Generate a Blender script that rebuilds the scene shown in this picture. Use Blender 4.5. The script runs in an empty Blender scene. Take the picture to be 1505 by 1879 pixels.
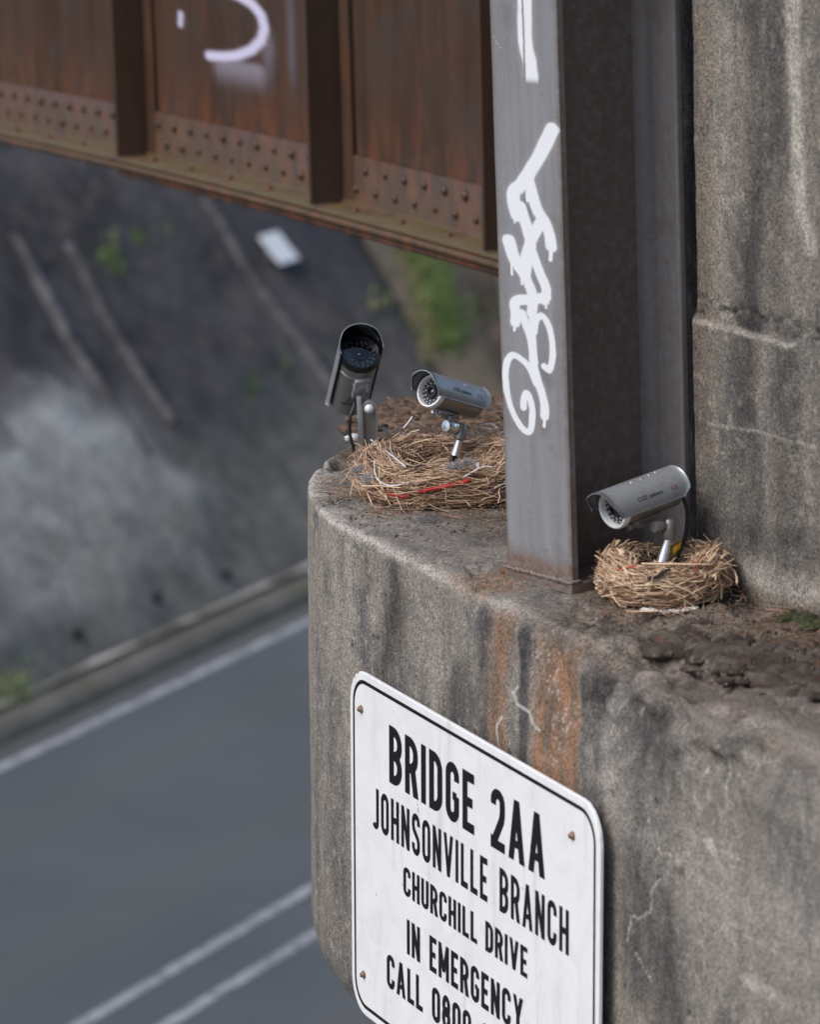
import bpy, bmesh, math, random
import numpy as np
from mathutils import Vector, Matrix

rnd = random.Random(11)
rng = np.random.default_rng(11)
scene = bpy.context.scene
C = scene.collection
rad = math.radians

# ------------------------------------------------------------------ camera
CAM_H = 1.66; FPX = 7400.0; IW, IH = 1505.0, 1879.0
PITCH = rad(13.05); ROLL = -0.028
F_ = np.array([0, math.cos(PITCH), -math.sin(PITCH)])
R0 = np.array([1.0, 0, 0]); U0 = np.array([0, math.sin(PITCH), math.cos(PITCH)])
R_ = math.cos(ROLL) * R0 + math.sin(ROLL) * U0
U_ = -math.sin(ROLL) * R0 + math.cos(ROLL) * U0
CC = np.array([0, 0, CAM_H])
cam_data = bpy.data.cameras.new('camera')
cam = bpy.data.objects.new('camera', cam_data); C.objects.link(cam)
cam.matrix_world = Matrix(((R_[0], U_[0], -F_[0], 0), (R_[1], U_[1], -F_[1], 0), (R_[2], U_[2], -F_[2], CAM_H), (0, 0, 0, 1)))
cam_data.sensor_fit = 'VERTICAL'; cam_data.sensor_height = 36.0
cam_data.lens = FPX / IH * 36.0
cam_data.clip_start = 0.1; cam_data.clip_end = 2000
cam_data.dof.use_dof = True
cam_data.dof.focus_distance = 7.22
cam_data.dof.aperture_fstop = 4.7
scene.camera = cam

# ------------------------------------------------------------------ light
SUN_AZ, SUN_EL = rad(235), rad(48)        # compass angle from +Y clockwise: behind and left of the camera
world = bpy.data.worlds.new('World'); scene.world = world; world.use_nodes = True
wn = world.node_tree.nodes; wl = world.node_tree.links; wn.clear()
sky = wn.new('ShaderNodeTexSky'); sky.sky_type = 'NISHITA'; sky.sun_disc = False
sky.sun_elevation = SUN_EL; sky.sun_rotation = SUN_AZ
sky.air_density = 1.0; sky.dust_density = 2.5; sky.ozone_density = 1.0
bg = wn.new('ShaderNodeBackground'); bg.inputs['Strength'].default_value = 0.115
wo = wn.new('ShaderNodeOutputWorld'); wl.new(sky.outputs[0], bg.inputs[0]); wl.new(bg.outputs[0], wo.inputs[0])
sd = bpy.data.lights.new('sun', 'SUN'); sd.energy = 1.5; sd.angle = rad(35); sd.color = (1.0, 0.965, 0.92)
sun = bpy.data.objects.new('sun', sd); C.objects.link(sun)
sdir = Vector((math.sin(SUN_AZ) * math.cos(SUN_EL), math.cos(SUN_AZ) * math.cos(SUN_EL), math.sin(SUN_EL)))
sun.rotation_euler = sdir.to_track_quat('Z', 'Y').to_euler()
scene.view_settings.view_transform = 'Standard'; scene.view_settings.look = 'None'
scene.view_settings.gamma = 1.0; scene.view_settings.use_curve_mapping = False
scene.view_settings.exposure = 0.48

# ------------------------------------------------------------------ points on real planes
def ray(x, y): return F_ + R_ * (x - IW / 2) / FPX - U_ * (y - IH / 2) / FPX
def onz(x, y, z=0.0):
    d = ray(x, y); return CC + d * (z - CAM_H) / d[2]
def ony(x, y, Y):
    d = ray(x, y); return CC + d * Y / d[1]
def onp(x, y, P, n):
    d = ray(x, y); return CC + d * np.dot(np.array(P) - CC, n) / np.dot(d, n)

# ------------------------------------------------------------------ noise (numpy, value noise)
def _hash(ix, iy, iz, seed):
    h = (ix * 374761393 + iy * 668265263 + iz * 2147483647 + seed * 1274126177) & 0xFFFFFFFF
    h = ((h ^ (h >> 13)) * 1274126177) & 0xFFFFFFFF
    h = (h ^ (h >> 16)) & 0xFFFFFF
    return h / float(0xFFFFFF)
def vnoise(P, scale=1.0, seed=0):
    P = np.asarray(P, float) * scale
    I = np.floor(P).astype(np.int64); f = P - I; f = f * f * (3 - 2 * f)
    r = 0
    for a in (0, 1):
        for b in (0, 1):
            for c in (0, 1):
                w = (f[:, 0] if a else 1 - f[:, 0]) * (f[:, 1] if b else 1 - f[:, 1]) * (f[:, 2] if c else 1 - f[:, 2])
                r = r + w * _hash(I[:, 0] + a, I[:, 1] + b, I[:, 2] + c, seed)
    return r
def fbm(P, scale, octv=4, seed=0, gain=0.5):
    s = 0; a = 1; t = 0
    for k in range(octv):
        s = s + a * vnoise(P, scale * 2 ** k, seed + k * 17); t += a; a *= gain
    return s / t
def smooth(a, b, x): 
    t = np.clip((x - a) / (b - a), 0, 1); return t * t * (3 - 2 * t)
def dpoly(P2, pts):
    """distance of 2D points to a polyline; also the parameter 0..1 along it"""
    best = np.full(len(P2), 1e9); par = np.zeros(len(P2)); n = len(pts) - 1
    for i in range(n):
        a = np.array(pts[i]); b = np.array(pts[i + 1]); ab = b - a
        t = np.clip(((P2 - a) @ ab) / max(ab @ ab, 1e-12), 0, 1)
        d = np.linalg.norm(P2 - a - t[:, None] * ab, axis=1)
        m = d < best; best[m] = d[m]; par[m] = (i + t[m]) / n
    return best, par

# ------------------------------------------------------------------ mesh helpers
def link(name, me, mat=None, parent=None, loc=None):
    o = bpy.data.objects.new(name, me); C.objects.link(o)
    if mat is not None and not me.materials: me.materials.append(mat)
    if parent is not None: o.parent = parent
    if loc is not None: o.location = loc
    return o
def mesh(verts, faces, smooth_=False, attrs=None):
    me = bpy.data.meshes.new('m')
    verts = np.asarray(verts, dtype=np.float32).reshape(-1, 3)
    if isinstance(faces, np.ndarray):
        nf, k = faces.shape
        me.vertices.add(len(verts)); me.vertices.foreach_set('co', verts.ravel())
        me.loops.add(nf * k); me.loops.foreach_set('vertex_index', faces.ravel().astype(np.int32))
        me.polygons.add(nf); me.polygons.foreach_set('loop_start', np.arange(0, nf * k, k, dtype=np.int32))
        me.polygons.foreach_set('loop_total', np.full(nf, k, dtype=np.int32))
        me.update(calc_edges=True); me.validate()
    else:
        me.from_pydata([tuple(map(float, v)) for v in verts], [], faces); me.update()
    if smooth_: me.polygons.foreach_set('use_smooth', np.ones(len(me.polygons), dtype=bool))
    for k, v in (attrs or {}).items():
        a = me.attributes.new(k, 'FLOAT', 'POINT'); a.data.foreach_set('value', np.asarray(v, dtype=np.float32))
    return me
def grid_faces(nr, nc, closed=False):
    i = np.arange(nr - 1)[:, None]; j = np.arange(nc - (0 if closed else 1))[None, :]
    a = i * nc + j; b = i * nc + (j + 1) % nc
    return np.stack([a, b, b + nc, a + nc], -1).reshape(-1, 4)
def tag(o, label=None, cat=None, group=None, kind=None):
    if label: o['label'] = label
    if cat: o['category'] = cat
    if group: o['group'] = group
    if kind: o['kind'] = kind
    return o
def empty(name, loc=(0, 0, 0), label=None, cat=None, group=None):
    o = bpy.data.objects.new(name, None); C.objects.link(o); o.location = loc; o.empty_display_size = 0.05
    return tag(o, label, cat, group)
class MB:
    """collects pieces into one mesh"""
    def __init__(s): s.v = []; s.f = []; s.a = []
    def add(s, V, Fc, a=0.0):
        o = len(s.v); s.v += [tuple(map(float, p)) for p in V]; s.f += [tuple(i + o for i in q) for q in Fc]; s.a += [a] * len(V)
    def box(s, c, size, ax=None, bev=0.0, a=0.0):
        """box; ax = 3 orthonormal axes as rows"""
        ax = np.eye(3) if ax is None else np.array(ax, float); h = np.array(size) / 2.0
        if bev <= 0:
            V = [np.array(c) + (sx * h[0]) * ax[0] + (sy * h[1]) * ax[1] + (sz * h[2]) * ax[2] for sx in (-1, 1) for sy in (-1, 1) for sz in (-1, 1)]
            s.add(V, [(0, 1, 3, 2), (4, 6, 7, 5), (0, 4, 5, 1), (2, 3, 7, 6), (0, 2, 6, 4), (1, 5, 7, 3)], a); return
        bm = bmesh.new(); bmesh.ops.create_cube(bm, size=1.0)
        for v in bm.verts: v.co = Vector((v.co.x * size[0], v.co.y * size[1], v.co.z * size[2]))
        bmesh.ops.bevel(bm, geom=list(bm.edges), offset=bev, segments=2, affect='EDGES', profile=0.5)
        V = [np.array(c) + v.co.x * ax[0] + v.co.y * ax[1] + v.co.z * ax[2] for v in bm.verts]
        bm.verts.index_update(); s.add(V, [tuple(v.index for v in f.verts) for f in bm.faces], a); bm.free()
    def tube(s, pts, r, n=8, cap=True, a=0.0, flat=1.0):
        pts = [np.array(p, float) for p in pts]; m = len(pts)
        rr = r if hasattr(r, '__len__') else [r] * m
        T = [pts[min(i + 1, m - 1)] - pts[max(i - 1, 0)] for i in range(m)]
        T = [t / (np.linalg.norm(t) + 1e-12) for t in T]
        ref = np.array([0, 0, 1.0]) if abs(T[0][2]) < 0.9 else np.array([1.0, 0, 0])
        A = np.cross(T[0], ref); A /= np.linalg.norm(A); V = []
        for i in range(m):
            A = A - T[i] * (A @ T[i]); A /= np.linalg.norm(A) + 1e-12; B = np.cross(T[i], A)
            for k in range(n):
                th = 2 * math.pi * k / n; V.append(pts[i] + rr[i] * (math.cos(th) * A + flat * math.sin(th) * B))
        Fc = [(i * n + k, i * n + (k + 1) % n, (i + 1) * n + (k + 1) % n, (i + 1) * n + k) for i in range(m - 1) for k in range(n)]
        if cap: Fc += [tuple(range(n))[::-1], tuple((m - 1) * n + k for k in range(n))]
        s.add(V, Fc, a)
    def lathe(s, p0, axis, prof, n=32, a=0.0, a0=0.0, a1=2 * math.pi, ref=None):
        """revolve prof [(t, r)] about the line p0 + t*axis"""
        p0 = np.array(p0, float); T = np.array(axis, float); T /= np.linalg.norm(T)
        ref = np.array(ref, float) if ref is not None else (np.array([0, 0, 1.0]) if abs(T[2]) < 0.9 else np.array([1.0, 0, 0]))
        B = ref - T * (ref @ T); B /= np.linalg.norm(B); A = np.cross(B, T)
        full = abs(a1 - a0 - 2 * math.pi) < 1e-6; m = n if full else n + 1; V = []
        for (t, r) in prof:
            for k in range(m):
                th = a0 + (a1 - a0) * k / n; V.append(p0 + t * T + r * (math.cos(th) * B + math.sin(th) * A))
        Fc = []
        for i in range(len(prof) - 1):
            for k in range(n):
                k2 = (k + 1) % m
                Fc.append((i * m + k, i * m + k2, (i + 1) * m + k2, (i + 1) * m + k))
        s.add(V, Fc, a)
    def ball(s, c, r, n=8, a=0.0, sc=(1, 1, 1), ax=None):
        ax = np.eye(3) if ax is None else ax; m = max(4, n // 2 + 1); V = []; c = np.array(c, float)
        for i in range(m):
            ph = math.pi * i / (m - 1)
            for k in range(n):
                th = 2 * math.pi * k / n; d = np.array([math.sin(ph) * math.cos(th) * sc[0], math.sin(ph) * math.sin(th) * sc[1], math.cos(ph) * sc[2]])
                V.append(c + r * (d @ ax))
        s.add(V, [(i * n + k, i * n + (k + 1) % n, (i + 1) * n + (k + 1) % n, (i + 1) * n + k) for i in range(m - 1) for k in range(n)], a)
    def build(s, name, mat=None, parent=None, smooth_=False, attr=None, loc=None, auto=None):
        me = mesh(s.v, s.f, smooth_, {attr: s.a} if attr else None)
        bm = bmesh.new(); bm.from_mesh(me)
        if len(bm.faces) < 60000: bmesh.ops.recalc_face_normals(bm, faces=list(bm.faces))
        bm.to_mesh(me); bm.free()
        if auto is not None:
            me.polygons.foreach_set('use_smooth', np.ones(len(me.polygons), dtype=bool))
            me.set_sharp_from_angle(angle=rad(auto))
        return link(name, me, mat, parent, loc)

# ------------------------------------------------------------------ materials
class NT:
    def __init__(s, name):
        s.m = bpy.data.materials.new(name); s.m.use_nodes = True; s.t = s.m.node_tree; s.b = s.t.nodes['Principled BSDF']
        s._c = None
    def n(s, typ, **kw):
        nd = s.t.nodes.new(typ)
        for k, v in kw.items(): setattr(nd, k, v)
        return nd
    def set(s, sock, v):
        if hasattr(v, 'is_output') or isinstance(v, bpy.types.NodeSocket): s.t.links.new(v, sock)
        elif isinstance(v, (tuple, list)) and len(v) == 3 and sock.type == 'RGBA': sock.default_value = (*v, 1)
        else: sock.default_value = v
    def coord(s, scale=(1, 1, 1)):
        if s._c is None: s._c = s.n('ShaderNodeTexCoord').outputs['Object']
        if scale == (1, 1, 1): return s._c
        mp = s.n('ShaderNodeMapping'); s.set(mp.inputs['Vector'], s._c); mp.inputs['Scale'].default_value = scale; return mp.outputs[0]
    def noise(s, scale, detail=4, rough=0.55, stretch=(1, 1, 1), dist=0.0):
        t = s.n('ShaderNodeTexNoise'); s.set(t.inputs['Vector'], s.coord(stretch)); t.inputs['Scale'].default_value = scale
        t.inputs['Detail'].default_value = detail; t.inputs['Roughness'].default_value = rough; t.inputs['Distortion'].default_value = dist
        return t.outputs[0]
    def voro(s, scale, stretch=(1, 1, 1), feature='F1'):
        t = s.n('ShaderNodeTexVoronoi', feature=feature); s.set(t.inputs['Vector'], s.coord(stretch)); t.inputs['Scale'].default_value = scale
        return t.outputs['Distance']
    def ramp(s, x, a, b, lo=0.0, hi=1.0):
        r = s.n('ShaderNodeMapRange', interpolation_type='SMOOTHSTEP'); s.set(r.inputs['Value'], x)
        r.inputs['From Min'].default_value = a; r.inputs['From Max'].default_value = b; r.inputs['To Min'].default_value = lo; r.inputs['To Max'].default_value = hi
        return r.outputs[0]
    def mix(s, fac, a, b, mode='MIX'):
        m = s.n('ShaderNodeMix', data_type='RGBA', blend_type=mode); s.set(m.inputs[0], fac); s.set(m.inputs[6], a); s.set(m.inputs[7], b); return m.outputs[2]
    def math(s, op, a, b=0.0):
        m = s.n('ShaderNodeMath', operation=op); s.set(m.inputs[0], a); s.set(m.inputs[1], b); return m.outputs[0]
    def attr(s, name):
        return s.n('ShaderNodeAttribute', attribute_name=name).outputs['Fac']
    def bump(s, h, strength=0.4, dist=0.002, prev=None):
        b = s.n('ShaderNodeBump'); s.set(b.inputs['Height'], h); b.inputs['Strength'].default_value = strength; b.inputs['Distance'].default_value = dist
        if prev is not None: s.set(b.inputs['Normal'], prev)
        return b.outputs[0]
    def out(s, color=None, rough=None, normal=None, metal=None, **kw):
        if color is not None: s.set(s.b.inputs['Base Color'], color)
        if rough is not None: s.set(s.b.inputs['Roughness'], rough)
        if normal is not None: s.set(s.b.inputs['Normal'], normal)
        if metal is not None: s.set(s.b.inputs['Metallic'], metal)
        for k, v in kw.items(): s.set(s.b.inputs[k.replace('_', ' ')], v)
        return s.m

def mat_concrete(name, tone=1.0):
    t = NT(name)
    big = t.noise(3.0, 5, 0.6); streak = t.math('ADD', t.math('MULTIPLY', t.noise(11, 6, 0.65, (1, 1, 0.22)), 0.55), t.math('MULTIPLY', t.noise(6, 6, 0.65), 0.45)); mid = t.noise(42, 5, 0.62); fine = t.noise(200, 6, 0.85)
    pit = t.voro(120)
    c = t.mix(t.ramp(big, 0.35, 0.66), (0.172 * tone, 0.154 * tone, 0.135 * tone), (0.252 * tone, 0.227 * tone, 0.198 * tone))
    c = t.mix(t.ramp(streak, 0.44, 0.62), c, (0.105 * tone, 0.103 * tone, 0.101 * tone))
    c = t.mix(t.ramp(mid, 0.50, 0.72, 0, 0.6), c, (0.36 * tone, 0.33 * tone, 0.29 * tone))
    dk = t.attr('dark'); lt = t.attr('light'); ru = t.attr('rust'); so = t.attr('soil')
    jit = t.ramp(t.noise(30, 5, 0.7, (1, 1, 0.4)), 0.3, 0.7, 0.55, 1.25)
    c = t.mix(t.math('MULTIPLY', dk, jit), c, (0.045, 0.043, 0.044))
    c = t.mix(t.math('MULTIPLY', lt, t.ramp(mid, 0.3, 0.7, 0.5, 1.2)), c, (0.46, 0.43, 0.39))
    rc = t.mix(t.ramp(t.noise(35, 5, 0.65, (1, 1, 0.3)), 0.35, 0.65), (0.13, 0.085, 0.055), (0.33, 0.165, 0.085))
    c = t.mix(t.math('MULTIPLY', ru, t.ramp(mid, 0.25, 0.6, 0.5, 0.9)), c, rc)
    sc = t.mix(t.ramp(t.noise(120, 4, 0.7), 0.35, 0.65), (0.05, 0.034, 0.024), (0.17, 0.115, 0.08))
    c = t.mix(t.math('MULTIPLY', so, t.ramp(mid, 0.3, 0.55, 0.5, 1.0)), c, sc)
    c = t.mix(1.0, c, t.mix(t.ramp(fine, 0.41, 0.59), (0.50, 0.50, 0.50), (1.45, 1.44, 1.42)), 'MULTIPLY')
    c = t.mix(t.ramp(t.noise(190, 2, 0.6), 0.66, 0.75, 0, 0.8), c, (0.03, 0.028, 0.025))
    c = t.mix(t.attr('white'), c, (0.62, 0.6, 0.58))
    h = t.math('ADD', t.math('MULTIPLY', fine, 0.6), t.math('MULTIPLY', mid, 1.4))
    h = t.math('ADD', h, t.math('MULTIPLY', t.ramp(pit, 0.0, 0.35), 0.5))
    return t.out(c, 0.93, t.bump(h, 0.75, 0.004), Specular_IOR_Level=0.25)

def mat_steel_paint():
    t = NT('weathered_grey_paint')
    st = t.noise(30, 5, 0.6, (1, 1, 0.05)); f = t.noise(350, 2, 0.6); m = t.noise(9, 5, 0.6)
    c = t.mix(t.ramp(st, 0.3, 0.7), (0.215, 0.215, 0.226), (0.285, 0.290, 0.312))
    c = t.mix(t.ramp(m, 0.52, 0.75, 0, 0.6), c, (0.13, 0.115, 0.105))
    c = t.mix(t.math('MULTIPLY', t.attr('rust'), t.ramp(t.noise(60, 4, 0.6), 0.3, 0.6, 0.3, 1)), c, (0.17, 0.10, 0.065))
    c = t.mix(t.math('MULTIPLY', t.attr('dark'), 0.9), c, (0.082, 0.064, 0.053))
    c = t.mix(t.ramp(t.noise(160, 3, 0.7), 0.68, 0.72, 0, 0.8), c, (0.42, 0.44, 0.47))
    c = t.mix(t.ramp(t.noise(70, 4, 0.75), 0.66, 0.70, 0, 0.85), c, (0.12, 0.07, 0.045))
    c = t.mix(t.ramp(f, 0.3, 0.7, 0.0, 0.25), c, (0.05, 0.05, 0.05))
    gr = t.attr('graffiti')
    c = t.mix(t.ramp(gr, 0.06, 0.80), c, (0.76, 0.78, 0.82))
    h = t.math('ADD', f, t.math('MULTIPLY', t.noise(60, 4), 1.0))
    rr = t.ramp(m, 0.3, 0.7, 0.36, 0.52)
    return t.out(c, rr, t.bump(h, 0.25, 0.0008), Specular_IOR_Level=0.5)
def mat_girder():
    t = NT('brown_girder_paint')
    st = t.noise(16, 6, 0.6, (1, 1, 0.06)); m = t.noise(5, 5, 0.6); f = t.noise(90, 4, 0.7)
    c = t.mix(t.ramp(st, 0.35, 0.7), (0.050, 0.029, 0.020), (0.080, 0.042, 0.026))
    c = t.mix(t.ramp(m, 0.42, 0.7, 0, 0.75), c, (0.050, 0.034, 0.026))
    ru = t.math('MULTIPLY', t.attr('rust'), t.ramp(t.noise(22, 5, 0.65, (1, 1, 0.35)), 0.42, 0.62))
    c = t.mix(ru, c, (0.165, 0.058, 0.026))
    gm = t.math('MULTIPLY', t.attr('moss'), t.ramp(t.noise(14, 5, 0.65), 0.30, 0.52))
    c = t.mix(gm, c, (0.090, 0.066, 0.026))
    c = t.mix(t.ramp(f, 0.62, 0.75, 0, 0.5), c, (0.19, 0.14, 0.11))
    c = t.mix(t.ramp(t.attr('graffiti'), 0.02, 0.95), c, (0.62, 0.60, 0.78))
    return t.out(c, t.ramp(m, 0.3, 0.7, 0.38, 0.6), t.bump(f, 0.35, 0.002))
def simple(name, col, rough=0.5, metal=0.0, nscale=120, var=0.25, bump=0.15, dist=0.0006, **kw):
    t = NT(name); f = t.noise(nscale, 3, 0.6)
    lo = tuple(x * (1 - var) for x in col); hi = tuple(min(1, x * (1 + var)) for x in col)
    return t.out(t.mix(t.ramp(f, 0.3, 0.7), lo, hi), rough, t.bump(f, bump, dist), metal, **kw)

M = {}
M['pier'] = mat_concrete('pier_concrete', 1.16)
M['steel'] = mat_steel_paint()
M['girder'] = mat_girder()

# ------------------------------------------------------------------ frames of the bridge
Uf = np.array([-0.40474, 0.91443, 0.0]); Uf /= np.linalg.norm(Uf)      # along the pier, away from the camera
N0 = np.array([-Uf[1], Uf[0], 0.0])                                     # outwards from its front face
BAT = 0.0258
Nf = np.array([N0[0], N0[1], BAT]); Nf /= np.linalg.norm(Nf)
Vd = np.array([N0[0] * BAT, N0[1] * BAT, -1.0]); Vd /= np.linalg.norm(Vd) # down the battered face
P0 = np.array([0.026, 6.729, 0.0]); FACE = float(P0 @ N0)
PF = P0 + N0 * 0.0
def onface(x, y, off=0.0):
    """photo point -> (distance to the right, distance down) on the pier's face"""
    q = onp(x, y, PF + Nf * off, Nf) - (PF + Nf * off); return (-q @ Uf, q @ Vd)

# ================================================================== GROUND, ROAD, EMBANKMENT
ROAD_Z = -5.5
Rd = np.array([math.sin(rad(28.6)), math.cos(rad(28.6)), 0.0])           # along the road
Md = np.array([-Rd[1], Rd[0], 0.0])                                       # to its far side
def rp(o, s, z): return Md * o + Rd * s + np.array([0, 0, z])
def strip(o0, o1, z0, z1=None, s0=-160, s1=260, n=2, no=2, amp=0, sc=1.0, seed=0):
    z1 = z0 if z1 is None else z1; V = []
    for i in range(no):
        t = i / (no - 1)
        for j in range(n):
            s = s0 + (s1 - s0) * j / (n - 1); V.append(rp(o0 + (o1 - o0) * t, s, z0 + (z1 - z0) * t))
    V = np.array(V)
    if amp: V[:, 2] += amp * (fbm(V, sc, 4, seed) - 0.5)
    return V, grid_faces(no, n)
def mat_asphalt():
    t = NT('asphalt'); f = t.noise(90, 3, 0.7); m = t.noise(0.6, 5, 0.6); tr = t.noise(1.1, 3, 0.5)
    c = t.mix(t.ramp(m, 0.3, 0.7), (0.040, 0.055, 0.066), (0.066, 0.083, 0.096))
    c = t.mix(t.attr('track'), c, (0.080, 0.082, 0.088))
    c = t.mix(t.ramp(f, 0.3, 0.7), c, t.mix(0.5, c, (0.14, 0.14, 0.14)))
    c = t.mix(t.math('MULTIPLY', t.attr('shoulder'), 0.8), c, (0.070, 0.068, 0.055))
    return t.out(c, 0.9, t.bump(f, 0.5, 0.004))
M['asphalt'] = mat_asphalt()
EDGE = 13.84; DB1 = 10.88; DB2 = 10.47
os_ = np.linspace(-1.0, 14.14, 120); ss = np.linspace(-160, 260, 60)
V = np.array([rp(o, s, ROAD_Z) for o in os_ for s in ss])
oo = V @ Md
track = 0.4 * np.exp(-((oo - 13.0) / 0.3) ** 2) + 0.45 * np.exp(-((oo - 11.65) / 0.3) ** 2) + 0.8 * np.exp(-((oo - 9.5) / 0.3) ** 2)
tag(link('road', mesh(V, grid_faces(120, 60), attrs={'track': track, 'shoulder': smooth(13.9, 14.1, oo)}), M['asphalt']), kind='structure')
t = NT('road_line_paint'); wearn = t.noise(8, 5, 0.7)
M['line'] = t.out(t.mix(t.ramp(wearn, 0.40, 0.66), (0.34, 0.355, 0.38), (0.13, 0.14, 0.155)), 0.7)
for o, w in ((EDGE, 0.095), (DB1, 0.080), (DB2, 0.080)):
    V, Fq = strip(o - w / 2, o + w / 2, ROAD_Z + 0.004, n=40); tag(link('road_marking', mesh(V, Fq), M['line']), kind='structure')
M['ground'] = simple('bare_ground', (0.09, 0.085, 0.065), 0.95, nscale=2, var=0.4)
V = np.array([[x, y, ROAD_Z - 0.25] for x in (-900, 900) for y in (-900, 1200)])
tag(link('ground', mesh(V, [(0, 2, 3, 1)]), M['ground']), kind='structure')
# kerb and gutter at the foot of the bank
t = NT('kerb_concrete'); a_ = t.noise(3, 6, 0.65); b_ = t.noise(1.3, 4, 0.6)
M['kerb'] = t.out(t.mix(t.ramp(b_, 0.5, 0.62), t.mix(t.ramp(a_, 0.3, 0.7), (0.085, 0.08, 0.07), (0.14, 0.13, 0.115)), (0.095, 0.092, 0.068)), 0.9, t.bump(a_, 0.4, 0.02))
KO = 14.12
V = []; prof = [(KO, ROAD_Z - 0.1), (KO, ROAD_Z + 0.035), (KO + 0.10, ROAD_Z + 0.085), (KO + 0.28, ROAD_Z + 0.13), (KO + 0.30, ROAD_Z + 0.11)]
for (o, z) in prof:
    for j in range(200): V.append(rp(o, -60 + 160 * j / 199, z))
tag(link('kerb', mesh(np.array(V), grid_faces(len(prof), 200)), M['kerb']), kind='structure')
BO = KO + 0.30                                   # where the sloping face begins
t = NT('worn_white_kerb_edge'); w_ = t.noise(1.6, 5, 0.7)
M['edge'] = t.out(t.mix(t.ramp(w_, 0.44, 0.58), (0.12, 0.115, 0.095), (0.42, 0.41, 0.38)), 0.9)
V, Fq = strip(BO - 0.09, BO - 0.015, ROAD_Z + 0.146, n=200, s0=-60, s1=100); tag(link('kerb_edging', mesh(V, Fq), M['edge']), kind='structure')

SL = rad(48)
Sup = Md * math.cos(SL) + np.array([0, 0, math.sin(SL)])                 # up the bank
Sn = -Md * math.sin(SL) + np.array([0, 0, math.cos(SL)])                 # out of the bank
SB = rp(BO, 0, ROAD_Z + 0.12)
def sp(s, h, out=0.0): return SB + Rd * s + Sup * h + Sn * out
def onslope(x, y, out=0.0):
    q = onp(x, y, SB + Sn * out, Sn) - SB; return float(q @ Rd), float(q @ Sup)
def mat_bank():
    t = NT('dark_sprayed_concrete'); a = t.noise(1.5, 6, 0.62); b = t.noise(5, 6, 0.65); c0 = t.noise(0.5, 4, 0.6); w = t.noise(2.6, 5, 0.6)
    c = t.mix(t.ramp(a, 0.34, 0.66), (0.034, 0.031, 0.033), (0.092, 0.082, 0.084))
    c = t.mix(t.ramp(b, 0.46, 0.70, 0, 0.85), c, (0.105, 0.092, 0.082))
    c = t.mix(t.ramp(c0, 0.48, 0.62, 0, 0.7), c, (0.046, 0.047, 0.056))
    c = t.mix(t.ramp(w, 0.66, 0.76, 0, 0.8), c, (0.16, 0.155, 0.155))
    pa = t.math('MULTIPLY', t.attr('pale'), t.ramp(b, 0.2, 0.5, 0.75, 1.0))
    pc = t.mix(t.ramp(a, 0.3, 0.68), (0.29, 0.285, 0.265), (0.47, 0.465, 0.44)); pc = t.mix(t.ramp(w, 0.52, 0.68, 0, 0.7), pc, (0.12, 0.12, 0.11))
    c = t.mix(pa, c, pc)
    c = t.mix(t.math('MULTIPLY', t.attr('low'), 0.75), c, t.mix(t.ramp(b, 0.35, 0.6), (0.11, 0.103, 0.088), (0.19, 0.18, 0.155)))
    return t.out(c, 0.95, t.bump(t.math('ADD', a, b), 0.7, 0.05))
M['bank'] = mat_bank()
ns, nh = 420, 200
sv = np.linspace(-8, 30, ns); hv = np.linspace(-0.05, 12, nh)
# lighter render patch low on the bank, outline in metres on the slope
pale_px = [(-200, 800), (0, 790), (60, 745), (150, 770), (225, 745), (275, 800), (300, 850), (345, 900), (345, 1010), (370, 1060), (300, 1120), (150, 1140), (0, 1190), (-200, 1230)]
pale = np.array([onslope(*p) for p in pale_px])
Sg, Hg = np.meshgrid(sv, hv); P2 = np.stack([Sg.ravel(), Hg.ravel()], 1)
def inside(P2, poly):
    r = np.zeros(len(P2), bool); n = len(poly)
    for i in range(n):
        x1, y1 = poly[i]; x2, y2 = poly[(i + 1) % n]
        c = ((y1 > P2[:, 1]) != (y2 > P2[:, 1])) & (P2[:, 0] < (x2 - x1) * (P2[:, 1] - y1) / (y2 - y1 + 1e-12) + x1); r ^= c
    return r
dd, _ = dpoly(P2, [tuple(p) for p in pale] + [tuple(pale[0])])
P3 = np.stack([P2[:, 0], P2[:, 1], np.zeros(len(P2))], 1)
sdp = np.where(inside(P2, pale), dd, -dd) + 0.9 * (fbm(P3, 1.3, 5, 3) - 0.5)
pm = smooth(-0.28, 0.26, sdp)
lowm = smooth(2.0, 0.3, P2[:, 1] + 0.9 * (fbm(P3, 1.2, 4, 9) - 0.5))
outv = 0.16 * (fbm(P3, 0.9, 5, 5) - 0.5) + 0.06 * pm + 0.0
V = np.array([sp(s, h) for s, h in P2]) + outv[:, None] * Sn
bank = link('embankment', mesh(V, grid_faces(nh, ns), True, {'pale': pm, 'low': lowm}), M['bank']); tag(bank, kind='structure')
t = NT('pale_joint'); j_ = t.noise(3, 5, 0.7)
M['joint'] = t.out(t.mix(t.ramp(j_, 0.40, 0.62), (0.055, 0.052, 0.056), (0.125, 0.12, 0.125)), 0.9)
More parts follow.
